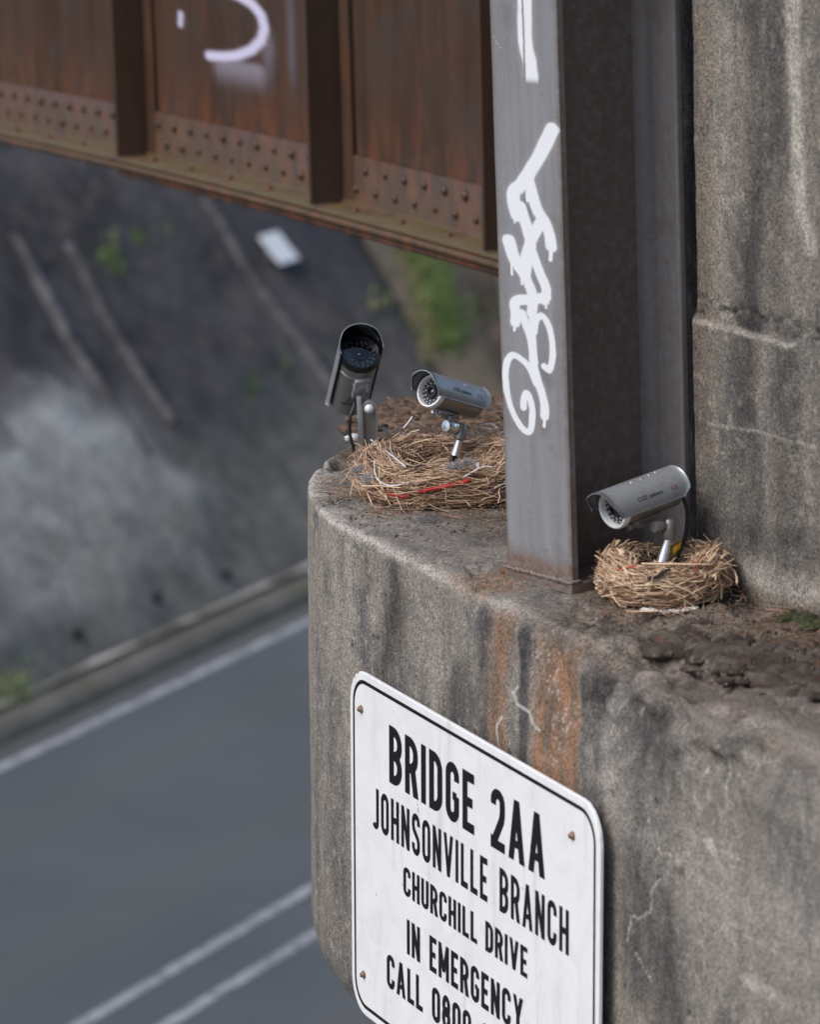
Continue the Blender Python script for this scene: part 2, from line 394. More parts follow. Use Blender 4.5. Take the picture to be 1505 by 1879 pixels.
# pale ribs running straight up the bank
for (xa, ya, xb, yb, w, hgt) in ((20, 430, 150, 640, 0.028, 0.025), (60, 505, 262, 850, 0.04, 0.04), (120, 450, 312, 780, 0.035, 0.03), (360, 360, 645, 765, 0.03, 0.03)):
    a = onslope(xa, ya); b = onslope(xb, yb); n = 40; V = []
    for k in range(n):
        t_ = k / (n - 1); s = a[0] + (b[0] - a[0]) * t_; h = a[1] + (b[1] - a[1]) * t_
        o_ = 0.16 * (float(fbm(np.array([[s, h, 0]]), 0.9, 5, 5)[0]) - 0.5) + 0.03
        for ds, do in ((-w, -0.05), (-w * 0.6, hgt), (w * 0.6, hgt), (w, -0.05)): V.append(sp(s + ds + 0.01 * rnd.uniform(-1, 1), h, o_ + do * rnd.uniform(.7, 1.2)))
    link('joint_rib', mesh(np.array(V), grid_faces(n, 4)), M['joint'], bank)
# weep holes in the low band
M['black'] = simple('black_hole', (0.012, 0.012, 0.012), 0.9)
for (px, py) in ((125, 833), (282, 1103), (136, 1170), (410, 1060)):
    s, h = onslope(px, py); mb = MB(); mb.lathe(sp(s, h, 0.03), Sn, [(-.05, 0.001), (-.05, .024), (.03, .024), (.03, .032), (-.05, .034)], 12); mb.build('weep_pipe', M['black'], bank)

# ground beyond the paved bank: brown soil and grass
t = NT('bank_soil'); a = t.noise(2, 6, 0.65); b = t.noise(9, 5, 0.7)
M['soil'] = t.out(t.mix(t.ramp(b, 0.35, 0.65), t.mix(t.ramp(a, 0.35, 0.65), (0.12, 0.090, 0.070), (0.22, 0.165, 0.135)), (0.10, 0.095, 0.06)), 0.95, t.bump(b, 0.8, 0.05))
eA = onslope(640, 420); eB = onslope(800, 700)      # end of the paving
n1, n2 = 160, 160; V = []
for i in range(n1):
    h = -0.05 + 12 * i / (n1 - 1); s0 = eA[0] + (eB[0] - eA[0]) * (h - eA[1]) / (eB[1] - eA[1] + 1e-9)
    for j in range(n2): V.append((max(s0, eA[0] - 1.5) + 16 * (j / (n2 - 1)) ** 1.6, h))
P2 = np.array(V); P3 = np.stack([P2[:, 0], P2[:, 1], np.zeros(len(P2))], 1)
dj = np.tile(np.linspace(0, 1, n2), n1)
o_ = 0.07 + 0.5 * smooth(0, 0.12, dj) * fbm(P3, 0.8, 5, 21)
V = np.array([sp(s, h) for s, h in P2]) + o_[:, None] * Sn
tag(link('hillside', mesh(V, grid_faces(n1, n2), True), M['soil']), kind='structure')
def slope_out(s, h):
    s0 = eA[0] + (eB[0] - eA[0]) * (h - eA[1]) / (eB[1] - eA[1] + 1e-9)
    if s < s0: return 0.16 * (float(fbm(np.array([[s, h, 0]]), 0.9, 5, 5)[0]) - 0.5) + 0.02
    j = ((s - s0) / 16) ** (1 / 1.6); return 0.07 + 0.5 * float(smooth(0, 0.12, np.array([j]))[0]) * float(fbm(np.array([[s, h, 0]]), 0.8, 5, 21)[0])
t = NT('grass_blades'); g_ = t.attr('tint')
M['grass'] = t.out(t.mix(t.ramp(g_, 0.3, 1.0), t.mix(t.ramp(g_, 0.0, 0.3), (0.125, 0.20, 0.055), (0.22, 0.30, 0.10)), (0.30, 0.26, 0.13)), 0.7)
def blades(mb, px, py, n, spread, hgt, tint=None):
    for _ in range(n):
        s, h = onslope(px + rnd.gauss(0, spread), py + rnd.gauss(0, spread * 1.4)); b = sp(s, h, slope_out(s, h) - 0.02)
        d = np.array([rnd.gauss(0, .5), rnd.gauss(0, .5), 1.0]); d /= np.linalg.norm(d); L = hgt * rnd.uniform(.5, 1.3); w = np.array([rnd.uniform(-1, 1), rnd.uniform(-1, 1), 0.2]); w *= 0.008 / np.linalg.norm(w)
        tip = b + d * L + np.array([rnd.gauss(0, .3), rnd.gauss(0, .3), -0.25]) * L; mid = b + d * L * .6
        mb.add([b - w, b + w, mid + w * .8, mid - w * .8, tip], [(0, 1, 2, 3), (3, 2, 4)], rnd.random() if tint is None else tint * rnd.uniform(.6, 1.3))
mb = MB()
for k in range(34):
    tt = k / 33; cx = 738 + 72 * tt; cy = 440 + 215 * tt
    blades(mb, cx, cy, 120, 7 + 4 * math.sin(tt * 3.1), 0.15, 0.12 + 0.25 * rnd.random())
    blades(mb, cx - 24, cy + 5, 30, 7, 0.12, 0.8)
for (x, y, n, s_) in ((830, 480, 60, 14), (845, 600, 50, 14), (912, 470, 160, 8), (700, 560, 10, 8), (686, 562, 6, 10), (640, 740, 0, 5)): blades(mb, x, y, n, s_, 0.13, rnd.uniform(.1, .5))
for (x, y, n, s_, ti) in ((252, 438, 26, 5, .0), (222, 492, 22, 6, .0), (205, 470, 60, 12, .2), (470, 712, 30, 8, .05), (525, 672, 12, 6, .1), (300, 440, 10, 12, .3), (30, 830, 0, 8, .3), (20, 1300, 220, 22, .4), (690, 565, 14, 9, .9)): blades(mb, x, y, n, s_, 0.09, ti)
tag(mb.build('grass', M['grass'], attr='tint'), 'blurred green grass running down the bank beyond the paving', 'grass', kind='stuff')
# grey concrete chute down the bank at the right
t = NT('grey_chute'); M['chute'] = t.out(t.mix(t.ramp(t.noise(4, 5), 0.3, 0.7), (0.12, 0.125, 0.13), (0.20, 0.205, 0.21)), 0.9)
a = onslope(872, 440); b = onslope(905, 700); mb = MB()
pts = [sp(a[0] + (b[0] - a[0]) * k / 10, a[1] + (b[1] - a[1]) * k / 10, 0.42) for k in range(-2, 14)]
mb.tube(pts, 0.15, 10, flat=1.0); tag(mb.build('drain_pipe', M['chute'], smooth_=True), 'blurred grey pipe running down the bank behind the steel column', 'pipe')
# white plate lying on the bank
s, h = onslope(501, 470); so = slope_out(s, h)
plate = empty('inspection_plate', sp(s, h, so + 0.05), 'small blank white square plate fixed to the dark bank', 'plate')
ax3 = [Rd, Sup, Sn]; mb = MB(); mb.box((0, 0, 0.02), (0.30, 0.29, 0.012), ax3, 0.003); mb.build('panel', simple('white_enamel', (0.88, 0.90, 0.88), 0.4, var=.05), plate)
mb = MB(); mb.box(Sn * -0.03, (0.20, 0.05, 0.09), ax3); mb.build('bracket', M['chute'], plate)

# ================================================================== BRIDGE PIER
S0, EA, EB = 6.48, 0.85, 0.75
# plan outline in (s along Uf, q depth behind the front face), anticlockwise seen from above is not needed
out_s = []
for s in np.concatenate([np.linspace(2.0, 5.0, 16)[:-1], np.arange(5.0, S0, 0.0042)]): out_s.append((s, 0.0, 0.0, 1.0, 0.0))
th = np.concatenate([np.arange(0.002, 2.3, 0.0055), np.linspace(2.32, math.pi, 20)])
for a in th:
    s = S0 + EA * math.sin(a); q = EB - EB * math.cos(a)
    nx, nq = math.sin(a) / EA, -math.cos(a) / EB; l = math.hypot(nx, nq)
    out_s.append((s, q, nx / l, -nq / l, a))
for s in np.linspace(S0, 2.0, 40)[1:]: out_s.append((s, 2 * EB, 0.0, -1.0, math.pi))
out_s = np.array(out_s); NCOL = len(out_s)
outn = out_s[:, 2:3] * Uf + out_s[:, 3:4] * N0                             # outward normals
base = out_s[:, 0:1] * Uf + (FACE - out_s[:, 1:2]) * N0
rt = 0.013 + 0.040 * smooth(6.3, 5.4, out_s[:, 0]) * (out_s[:, 1] < .01) + 0.0   # top edge radius
batf = np.clip(out_s[:, 3], 0, 1) ** 2 * (out_s[:, 1] < .75)
rows = []      # (inset, z, phi) phi: 0 = flat top, 1 = side
flat_in = np.concatenate([np.linspace(0.74, 0.5, 12)[:-1], np.arange(0.5, 0.0, -0.0062)])
for i in flat_in: rows.append(('top', i))
for k in range(1, 11): rows.append(('edge', k / 10 * math.pi / 2))
for z in np.arange(0.0, 1.02, 0.0046)[1:]: rows.append(('side', z))
for z in np.linspace(1.03, 1.6, 20): rows.append(('side', z))
rows.append(('shaft', 1.62)); rows.append(('shaft', 5.8))
allV = []; topm = []; sidez = []
for kind, p in rows:
    if kind == 'top': ins = rt + p * (EB - 0.03 - rt) / 0.74; z = np.zeros(NCOL); tm = 1.0
    elif kind == 'edge': ins = rt * (1 - math.sin(p)); z = -rt * (1 - math.cos(p)); tm = math.cos(p)
    elif kind == 'side':
        z = -(rt + p); tm = 0.0
        w = max(0.0, p - 0.80); ins = (0.17 - math.sqrt(0.17 ** 2 - w * w) if w < 0.105 else 0.0363 + 0.785 * (w - 0.105)) * np.ones(NCOL)
    else: ins = np.full(NCOL, 0.60); z = np.full(NCOL, -p); tm = 0.0
    Pn = base - outn * ins[:, None] + outn * (batf * BAT * -z)[:, None] if kind != 'shaft' else base - outn * 0.6
    Pn = Pn.copy(); Pn[:, 2] = z; allV.append(Pn); topm.append(np.full(NCOL, tm))
V = np.concatenate(allV); topm = np.concatenate(topm)
NR = len(rows); nrm = np.tile(outn, (NR, 1)) * np.sqrt(1 - topm ** 2)[:, None]; nrm[:, 2] += topm
sA = np.tile(out_s[:, 0], NR); qA = np.tile(out_s[:, 1], NR)
vis = smooth(4.9, 5.2, sA)
fa = -(V - PF) @ Uf; fb = (V - PF) @ Vd                                    # coordinates on the face
F2 = np.stack([fa, fb], 1); front = (qA < 0.2) * (1 - topm)
# relief
disp = 0.006 * (fbm(V, 6, 4, 1) - 0.5) + 0.004 * (fbm(V, 38, 4, 2) - 0.5)
edge_d = np.minimum(np.abs(V[:, 2]) + 0, 0.3)
disp -= 0.010 * smooth(0.62, 0.80, fbm(V, 18, 4, 7)) * np.exp(-(V[:, 2] / 0.06) ** 2)          # chips along the arris
disp += topm * 0.010 * (fbm(V, 24, 4, 8) - 0.5)
# slumped, crumbled arris at the right
rg = smooth(0.25, 0.55, fa) * (qA < .05)
disp -= rg * 0.030 * smooth(0.42, 0.66, fbm(V, 9, 4, 12)) * np.exp(-((V[:, 2] + 0.02) / 0.09) ** 2)
pitm = smooth(0.60, 0.72, fbm(V * np.array([1, 1, .5]), 26, 3, 31)) * np.exp(-((fa - 0.92) / 0.12) ** 2) * np.exp(-((fb - 0.22) / 0.055) ** 2) * front
disp -= 0.022 * pitm
disp *= np.where(vis > 0, 1, 0)
# pocket in the top beside the large nest
pk = onz(624, 851); pd = np.hypot((V[:, 0] - pk[0]) / 1.0, (V[:, 1] - pk[1]) / 2.2) + 0.012 * (fbm(V, 40, 3, 5) - .5)
pkm = smooth(0.030, 0.018, pd) * topm
V = V + nrm * disp[:, None]; V[:, 2] -= 0.022 * pkm
# stains (all laid out in metres on the face)
def line(pts, w, soft=0.5, amp=0.016, sc=16, seed=3):
    d, t_ = dpoly(F2 + amp * (np.stack([fbm(V, sc, 3, seed), fbm(V, sc, 3, seed + 1)], 1) - 0.5), [onface(*p) for p in pts])
    return smooth(w, w * soft, d) * front
jag = fbm(V * np.array([1, 1, .35]), 16, 5, 44)
rust = 0.75 * line([(925, 1090), (918, 1180), (912, 1290), (915, 1400), (925, 1900)], 0.062, 0.12, .03) \
    + 0.85 * line([(1010, 1090), (1012, 1200), (1015, 1320), (1020, 1600)], 0.108, 0.40, .03) \
    + 0.7 * line([(1045, 1150), (1050, 1250), (1056, 1330), (1054, 1480)], 0.035, 0.3) \
    + 0.35 * line([(970, 1060), (930, 1075)], 0.05, 0.2)
rust = np.clip(rust * (0.65 + 0.95 * jag), 0, 1)
dark = 0.85 * line([(954, 1100), (956, 1180), (962, 1290), (960, 1420), (962, 1700)], 0.024, 0.35) \
    + 0.45 * line([(893, 1110), (888, 1230), (886, 1400)], 0.034, 0.2) \
    + 0.80 * line([(1078, 1130), (1086, 1240), (1082, 1360), (1088, 1500), (1092, 1850)], 0.052, 0.35) \
    + 0.50 * line([(1200, 1180), (1190, 1320), (1200, 1500), (1230, 1850)], 0.12, 0.1, 0.05, 8) \
    + 0.35 * line([(1130, 1200), (1150, 1300), (1155, 1450), (1160, 1800)], 0.07, 0.2, 0.04, 12) \
    + 0.55 * line([(730, 1090), (720, 1160), (700, 1260)], 0.085, 0.1, 0.06, 9) + 0.40 * line([(850, 1230), (835, 1290)], 0.07, 0.1, 0.05, 9) \
    + 0.35 * line([(1260, 1230), (1420, 1310)], 0.05, 0.1, 0.06, 9) + 0.3 * line([(1400, 1500), (1420, 1850)], 0.12, 0.1, 0.06, 9)
dark = dark * (1 - 0.9 * smooth(.3, .8, rust) * (1 - smooth(0.5, 0.7, line([(954, 1100), (956, 1180), (962, 1290), (960, 1700)], 0.02, 0.5))))
dark = np.clip(1.25 * dark * (0.7 + 0.8 * jag) + 0.9 * pitm, 0, 1)
for _ in range(110):      # bug holes left by the casting
    cx_, cy_ = rnd.uniform(-0.35, 1.15), rnd.uniform(0.06, 0.95); rh = rnd.choice((.0022, .003, .004, .0055)); dh = np.hypot(F2[:, 0] - cx_, F2[:, 1] - cy_)
    hm = smooth(rh * 1.3, rh * .6, dh) * front; dark = np.maximum(dark, .95 * hm); V[:, :3] -= (hm * rh * .8)[:, None] * nrm
dark = np.maximum(dark, pkm)
light = 0.0 * fa + 0.45 * line([(640, 1010), (760, 1080), (880, 1130)], 0.03, 0.1, 0.02) * 0
light += 0.95 * np.exp(-((V[:, 2] + 0.003) / 0.009) ** 2) * np.where(topm > .97, np.exp(-np.repeat([r[1] if r[0] == 'top' else 0 for r in rows], NCOL) / .012), 1) * smooth(0.28, 0.5, fbm(V, 10, 4, 71)) * (qA < .9)   # rubbed arris
light += 0.35 * rg * np.exp(-((fb - 0.16 - 0.1 * smooth(.5, 1., fa)) / 0.09) ** 2) * (1 - topm)
white = np.zeros(len(V))
veins = [[(1157, 1266), (1160, 1290), (1162, 1323)], [(1192, 1509), (1197, 1540), (1203, 1557)], [(1208, 1560), (1219, 1568), (1245, 1581), (1258, 1553)],
         [(1210, 1617), (1197, 1637), (1190, 1676), (1170, 1690), (1159, 1687), (1153, 1729)], [(1165, 1745), (1175, 1760), (1197, 1795)],
         [(1320, 1394), (1322, 1473)], [(1330, 1473), (1327, 1535), (1325, 1575)], [(1289, 1544), (1305, 1552), (1320, 1570)], [(1330, 1560), (1355, 1578)], [(1333, 1681), (1355, 1698), (1382, 1738)]]
vein = np.zeros(len(V)); 
for vq in veins: vein = np.maximum(vein, 0.85 * line(vq, 0.0034, 0.3, 0.030, 28))
vein = np.maximum(vein, line([(1300, 1548), (1312, 1562)], 0.014, 0.3, 0.02, 50)); vein = np.maximum(vein, line([(1366, 1795), (1370, 1805)], 0.014, 0.3, 0.02, 50))
light = np.clip(light, 0, 1)
for vq in [[(938, 1262), (944, 1275), (950, 1262)], [(944, 1275), (950, 1290), (962, 1300), (972, 1310), (980, 1330), (992, 1340)], [(922, 1315), (912, 1332), (915, 1378)]]: white = np.maximum(white, 0.8 * line(vq, 0.0036, 0.3, 0.014, 45))
crys = smooth(0.60, 0.72, fbm(V, 190, 2, 77)) * smooth(.4, .6, fbm(V, 30, 3, 78)) * (line([(985, 1220), (1010, 1255), (1030, 1290), (1045, 1330), (1010, 1350)], 0.075, 0.05))
white = np.clip(np.maximum(white, 0.75 * crys), 0, 1)
# soil, needles and litter on the top
backs = smooth(0.10, 0.30, qA + (np.repeat([r[1] if r[0] == 'top' else 0 for r in rows], NCOL)) * 1.0)
soil = topm * np.clip(0.25 + 0.9 * backs * smooth(0.3, 0.6, fbm(V, 12, 4, 91)) , 0, 1) * (1 - 0.6 * smooth(5.9, 6.9, sA) * (1 - backs))
nb = np.hypot(V[:, 0] - 0.42, V[:, 1] - 6.5); soil = np.maximum(soil, topm * smooth(0.20, 0.12, nb) * 0.75)
soil = np.maximum(soil, 0.55 * smooth(0.22, 0.4, fa) * smooth(0.3, 0.9, topm))
rust = np.maximum(rust, 0.7 * topm * smooth(0.12, 0.04, np.hypot(V[:, 0] - 0.13, V[:, 1] - 6.62)))
me = mesh(V, grid_faces(NR, NCOL), True, {'rust': rust, 'dark': dark, 'light': np.maximum(light, vein), 'white': white, 'soil': soil})
pier = empty('bridge_pier', tuple(base.mean(0)), 'weathered round-nosed concrete bridge pier carrying the nests and the sign', 'bridge pier')
pb = link('pier_cap', me, M['pier'], pier); pb.location = tuple(-np.array(pier.location))
M['moss'] = None
t = NT('lichen_crust'); a = t.noise(90, 5, 0.7); b = t.noise(14, 4, 0.6)
c = t.mix(t.ramp(b, 0.35, 0.65), (0.048, 0.033, 0.024), (0.130, 0.105, 0.083)); c = t.mix(t.ramp(t.noise(26, 4), 0.55, 0.68), c, (0.115, 0.045, 0.025)); c = t.mix(t.ramp(a, 0.35, 0.65), t.mix(0.6, c, (0.02, 0.017, 0.014)), c)
M['moss'] = t.out(c, 0.95, t.bump(a, 0.9, 0.006))
def crust(name, pts, zfun, rmin, rmax, n, sc, seed, flat=0.45):
    """a lumpy crust: many overlapping rough cushions"""
    r2 = random.Random(seed); mb = MB()
    for _ in range(n):
        x, y = pts(r2); r = r2.uniform(rmin, rmax); ax = np.array(Matrix.Rotation(r2.uniform(0, 6.3), 3, 'Z'))
        k0 = len(mb.v); mb.ball((x, y, zfun(x, y) - r * 0.12), r, 14, sc=(r2.uniform(1, 1.9), r2.uniform(.7, 1), flat * r2.uniform(.6, 1.2)), ax=ax)
    Vv = np.array(mb.v); d = (fbm(Vv, sc, 4, seed) - 0.5); Vv = Vv + np.stack([d, fbm(Vv, sc, 4, seed + 5) - .5, fbm(Vv, sc, 4, seed + 9) - .5], 1) * rmax * 0.9
    mb.v = [tuple(v) for v in Vv]; return mb
def strip_pts(px_pts, jit):
    P = [onz(*p) for p in px_pts]
    def f(r2):
        i = r2.randrange(len(P) - 1); t_ = r2.random(); q = P[i] * (1 - t_) + P[i + 1] * t_
        return q[0] + r2.gauss(0, jit), q[1] + r2.gauss(0, jit * 1.6)
    return f
ploc = -np.array(pier.location)
mb = crust('crust', strip_pts([(1255, 1165), (1320, 1185), (1400, 1215), (1480, 1235), (1560, 1255)], 0.030), lambda x, y: -0.003 - 0.10 * max(0, 0.035 - (FACE - (x * N0[0] + y * N0[1]))), 0.007, 0.022, 330, 60, 3, 0.6)
o = mb.build('lichen_crust', M['moss'], pier, True); o.location = ploc; o['kind'] = 'stuff'
mb = crust('crust', strip_pts([(690, 775), (760, 752), (850, 745), (900, 745), (960, 742)], 0.035), lambda x, y: 0.0, 0.012, 0.030, 130, 50, 5)
o = mb.build('leaf_mould', simple('leaf_mould', (0.10, 0.062, 0.040), 0.95, nscale=70, var=.6, bump=.9, dist=.006), pier, True); o.location = ploc; o['kind'] = 'stuff'
mb = crust('crust', strip_pts([(1450, 1125), (1480, 1140), (1520, 1150)], 0.010), lambda x, y: 0.0, 0.006, 0.014, 40, 80, 8, 0.8)
o = mb.build('green_moss', simple('green_moss', (0.035, 0.04, 0.014), 0.95, nscale=200, var=.7, bump=.9, dist=.004), pier, True); o.location = ploc; o['kind'] = 'stuff'

# ================================================================== CONCRETE WALL standing on the pier
wdir = np.array([math.sin(rad(152)), math.cos(rad(152)), 0.0])             # towards the camera's right
wn_ = np.array([wdir[1], -wdir[0], 0.0]); wn_ = wn_ if wn_ @ np.array([-1, -1, 0]) > 0 else -wn_
W0 = onz(1279, 1050)
def onwall(x, y):
    q = onp(x, y, W0, wn_) - W0; return float(q @ wdir), float(q[2])
nw, nz = 300, 520
aw = np.linspace(0, 1.0, nw); zw = np.linspace(-0.03, 1.75, nz)
Aw, Zw = np.meshgrid(aw, zw); Aw = Aw.ravel(); Zw = Zw.ravel()
V = W0 + Aw[:, None] * wdir; V[:, 2] = Zw
st = onwall(1370, 606)[1]; st2 = onwall(1466, 600)[0]
stepz = st + 0.010 * (fbm(np.stack([Aw, Aw * 0, Aw * 0], 1), 30, 4, 5) - .5)
d = 0.004 * (fbm(V, 8, 4, 61) - .5) + 0.003 * (fbm(V, 45, 4, 62) - .5)
below = smooth(0.003, -0.003, Zw - stepz)
rgh = np.exp(-((Zw - st - 0.020) / 0.018) ** 2)
d += 0.010 * below * smooth(st2 + 0.01, st2 - 0.01, Aw + 0.02 * (fbm(V, 30, 3, 8) - .5)) - 0.010 * rgh * smooth(.4, .7, fbm(V, 50, 4, 65))
d += -0.012 * smooth(0.02, 0.0, Aw)                                       # rounded arris at the left end
V = V + wn_ * d[:, None]
W2 = np.stack([Aw, Zw], 1)
def wl_(pts, w, soft=.3, amp=.02, sc=14):
    dd_, _ = dpoly(W2 + amp * (np.stack([fbm(V, sc, 3, 4), fbm(V, sc, 3, 6)], 1) - .5), [onwall(*p) for p in pts]); return smooth(w, w * soft, dd_)
jw = fbm(V * np.array([1, 1, .25]), 20, 5, 45)
dark = 0.62 * wl_([(1392, -60), (1390, 200), (1392, 420), (1385, 590)], 0.045, .1) + 0.45 * wl_([(1425, -60), (1430, 300), (1425, 600)], 0.05, .1) \
     + 0.55 * wl_([(1375, 600), (1385, 760), (1395, 960)], 0.055, .1) + 0.45 * wl_([(1450, 650), (1450, 960)], 0.06, .1) + 0.3 * rgh + 0.75 * wl_([(1275, 900), (1300, 1000), (1345, 1060), (1380, 1080)], 0.045, .1) \
     + 0.5 * wl_([(1300, 960), (1400, 1000), (1500, 1010)], 0.05, .1)
dark = np.clip(dark * (.6 + .9 * jw), 0, 1)
light = 0.85 * wl_([(1463, -60), (1463, 150), (1470, 240), (1472, 380), (1490, 450)], 0.030, .2, .01) + 0.55 * np.exp(-((Zw - st + 0.004) / 0.004) ** 2) * (Aw < st2) \
      + 0.25 * wl_([(1330, 60), (1325, 560)], 0.05, .1) + 0.5 * wl_([(1310, 775), (1400, 790), (1500, 822)], 0.004, .3, .01, 30) + 0.5 * wl_([(1390, 1050), (1430, 1080), (1500, 1095)], 0.045, .1, .05)
rust = 0.20 * wl_([(1285, 60), (1290, 560), (1300, 800)], 0.06, .1)
soilw = 0.6 * smooth(0.03, 0.0, Zw)
Vw = V.reshape(nz, nw, 3); front_me = mesh(V, grid_faces(nz, nw), True, {'rust': rust, 'dark': dark, 'light': np.clip(light, 0, 1), 'white': Aw * 0, 'soil': soilw})
wall = empty('concrete_wall', tuple(W0), 'stained grey concrete wall with a rough joint, right of the steel column', 'wall')
o = link('wall_face', front_me, mat_concrete('wall_concrete', 1.02), wall); o.location = -W0
Lft = Vw[:, 0]; Rgt = Vw[:, -1]; back = wn_ * -0.45
mb = MB(); 
def quadstrip(A, B):
    n = len(A); mb.add(list(A) + list(B), [(i, i + 1, n + i + 1, n + i) for i in range(n - 1)])
quadstrip(Lft[::8], (Lft + back)[::8]); quadstrip(Rgt[::8], (Rgt + back)[::8]); quadstrip(np.array([Vw[-1, i] for i in range(0, nw, 9)]), np.array([Vw[-1, i] + back for i in range(0, nw, 9)]))
mb.add([Lft[0] + back, Rgt[0] + back, Rgt[-1] + back, Lft[-1] + back], [(0, 1, 2, 3)])
o = mb.build('wall_core', M['pier'], wall); o.location = -W0
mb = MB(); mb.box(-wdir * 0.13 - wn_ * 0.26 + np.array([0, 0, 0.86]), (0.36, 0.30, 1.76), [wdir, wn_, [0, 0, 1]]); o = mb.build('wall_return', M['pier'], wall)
o.data.attributes.new('dark', 'FLOAT', 'POINT').data.foreach_set('value', np.full(len(o.data.vertices), 1.0, np.float32))  # shadow in the gap beside the column, painted into the return's colour
wall.rotation_euler = (0, -0.006, 0)

# ================================================================== STEEL COLUMN
fd = np.array([0.603, -0.797, 0.0]); fd /= np.linalg.norm(fd)             # across the flange, towards the right
wd = np.array([-fd[1], fd[0], 0.0])                                       # along the web, away
CB = onz(931, 1056, 0.0); CB[2] = 0.0
LEAN = -0.0095
FW, FT, CL, CH = 0.173, 0.017, 0.27, 1.75
col = empty('steel_column', tuple(CB), 'grey painted steel column with white spray graffiti standing on the pier', 'column')
col.rotation_euler = (0, LEAN, 0)
def onfl(x, y):
    q = onp(x, y, CB, wd) - CB; q = onp(x - LEAN * q[2] * 1080, y, CB, wd) - CB; return float(q @ fd), float(q[2])
na, nz = 110, 900
Ag, Zg = np.meshgrid(np.linspace(0, FW, na), np.linspace(0.016, CH, nz)); Ag = Ag.ravel(); Zg = Zg.ravel()
G2 = np.stack([Ag, Zg], 1); V = CB * 0 + Ag[:, None] * fd; V[:, 2] = Zg
ero = np.minimum(Ag, FW - Ag); V = V + wd * (0.003 * smooth(0.003, 0, ero))[:, None] + wd * (0.0015 * (fbm(V, 9, 3, 3) - .5))[:, None]
strokes = [([(964, -40), (964, 70), (973, 117), (977, 158)], 11.5, 1), ([(1013, 238), (999, 269), (972, 317), (956, 340), (943, 352), (944, 376), (949, 394)], 11, 0),
    ([(970, 331), (986, 384), (1001, 408), (1010, 436), (1012, 452)], 9.5, 0), ([(955, 378), (970, 425), (974, 455), (966, 487), (963, 505)], 9.5, 0),
    ([(934, 442), (945, 476), (962, 500)], 11, 0), ([(995, 405), (976, 440), (962, 485)], 9, 0), ([(978, 465), (992, 503), (1003, 532), (1000, 552)], 8, 0),
    ([(963, 505), (976, 536), (978, 559), (976, 575)], 8.5, 0), ([(1003, 545), (978, 550), (947, 553), (947, 577), (946, 592)], 8.5, 0),
    ([(958, 575), (976, 628), (981, 677), (998, 733), (1000, 765)], 7, 0), ([(975, 565), (978, 610), (983, 666)], 5, 0),
    ([(981, 610), (984, 590), (994, 580), (1007, 597), (1014, 632), (1014, 661), (1008, 680), (999, 673)], 5.2, 0),
    ([(985, 705), (969, 670), (947, 653), (934, 657), (928, 684), (933, 729), (947, 769), (965, 791), (975, 787), (977, 755), (972, 729), (966, 722), (962, 733), (961, 748)], 5.2, 0),
    ([(949, 394), (949, 404)], 1.5, 0), ([(946, 392), (945, 408)], 1.6, 0), ([(953, 390), (952, 405)], 1.4, 0), ([(966, 354), (968, 368)], 1.8, 0), ([(1012, 452), (1011, 478)], 3.0, 0),
    ([(938, 478), (940, 505)], 1.8, 0), ([(956, 500), (958, 522)], 1.8, 0), ([(946, 590), (945, 606)], 2.2, 0), ([(1000, 552), (1003, 567)], 1.6, 0), ([(1000, 765), (999, 784)], 2.4, 0), ([(975, 578), (974, 600)], 1.4, 0),
    ([(900, 60), (921, 90)], .1, 0)]
def crv(P, n=7):
    P = [np.array(p, float) for p in P]; out = []
    for i in range(len(P) - 1):
        p0 = P[max(i - 1, 0)]; p1 = P[i]; p2 = P[i + 1]; p3 = P[min(i + 2, len(P) - 1)]
        for k in range(n):
            t_ = k / n; out.append(0.5 * ((2 * p1) + (-p0 + p2) * t_ + (2 * p0 - 5 * p1 + 4 * p2 - p3) * t_ ** 2 + (-p0 + 3 * p1 - 3 * p2 + p3) * t_ ** 3))
    return out + [P[-1]]
gr = np.zeros(len(G2)); scm = 0.00149
warp = 0.0035 * (np.stack([fbm(V, 40, 3, 4), fbm(V, 40, 3, 6)], 1) - .5)
for pts, w, fade in strokes:
    if len(pts) > 2 : pts = [tuple(p) for p in crv(pts)]
    mpts = [onfl(*p) for p in pts]; dsc = np.array(mpts); 
    dd_, par = dpoly((G2 + warp) * np.array([0.62, 1.0]), [(a * .62, b) for a, b in mpts])
    w_ = w * 0.00096
    v = smooth(w_ * 1.32, w_ * 0.70, dd_) * (0.62 + 0.55 * fbm(V, 30, 4, 14))
    halo = 0.20 * smooth(w_ * 2.6, w_ * 0.8, dd_)
    v = np.maximum(v, halo)
    if fade: v = v * smooth(1.0, 0.80, par) * (1 - 0.9 * smooth(.0035, .002, np.abs(G2[:, 0] - onfl(961, 50)[0] + 0.004 * (fbm(V, 60, 3, 9) - .5))) )
    gr = np.maximum(gr, v)
rustc = 0.9 * smooth(0.07, 0.02, Zg) + 0.5 * smooth(0.012, 0.0, ero) + 0.35 * smooth(.55, .7, fbm(V, 7, 4, 8)) * smooth(0.5, 0.1, Zg)
link('front_flange', mesh(V, grid_faces(nz, na), True, {'graffiti': gr, 'rust': np.clip(rustc, 0, 1), 'dark': 0.35 * smooth(.012, 0, Ag)}), M['steel'], col)
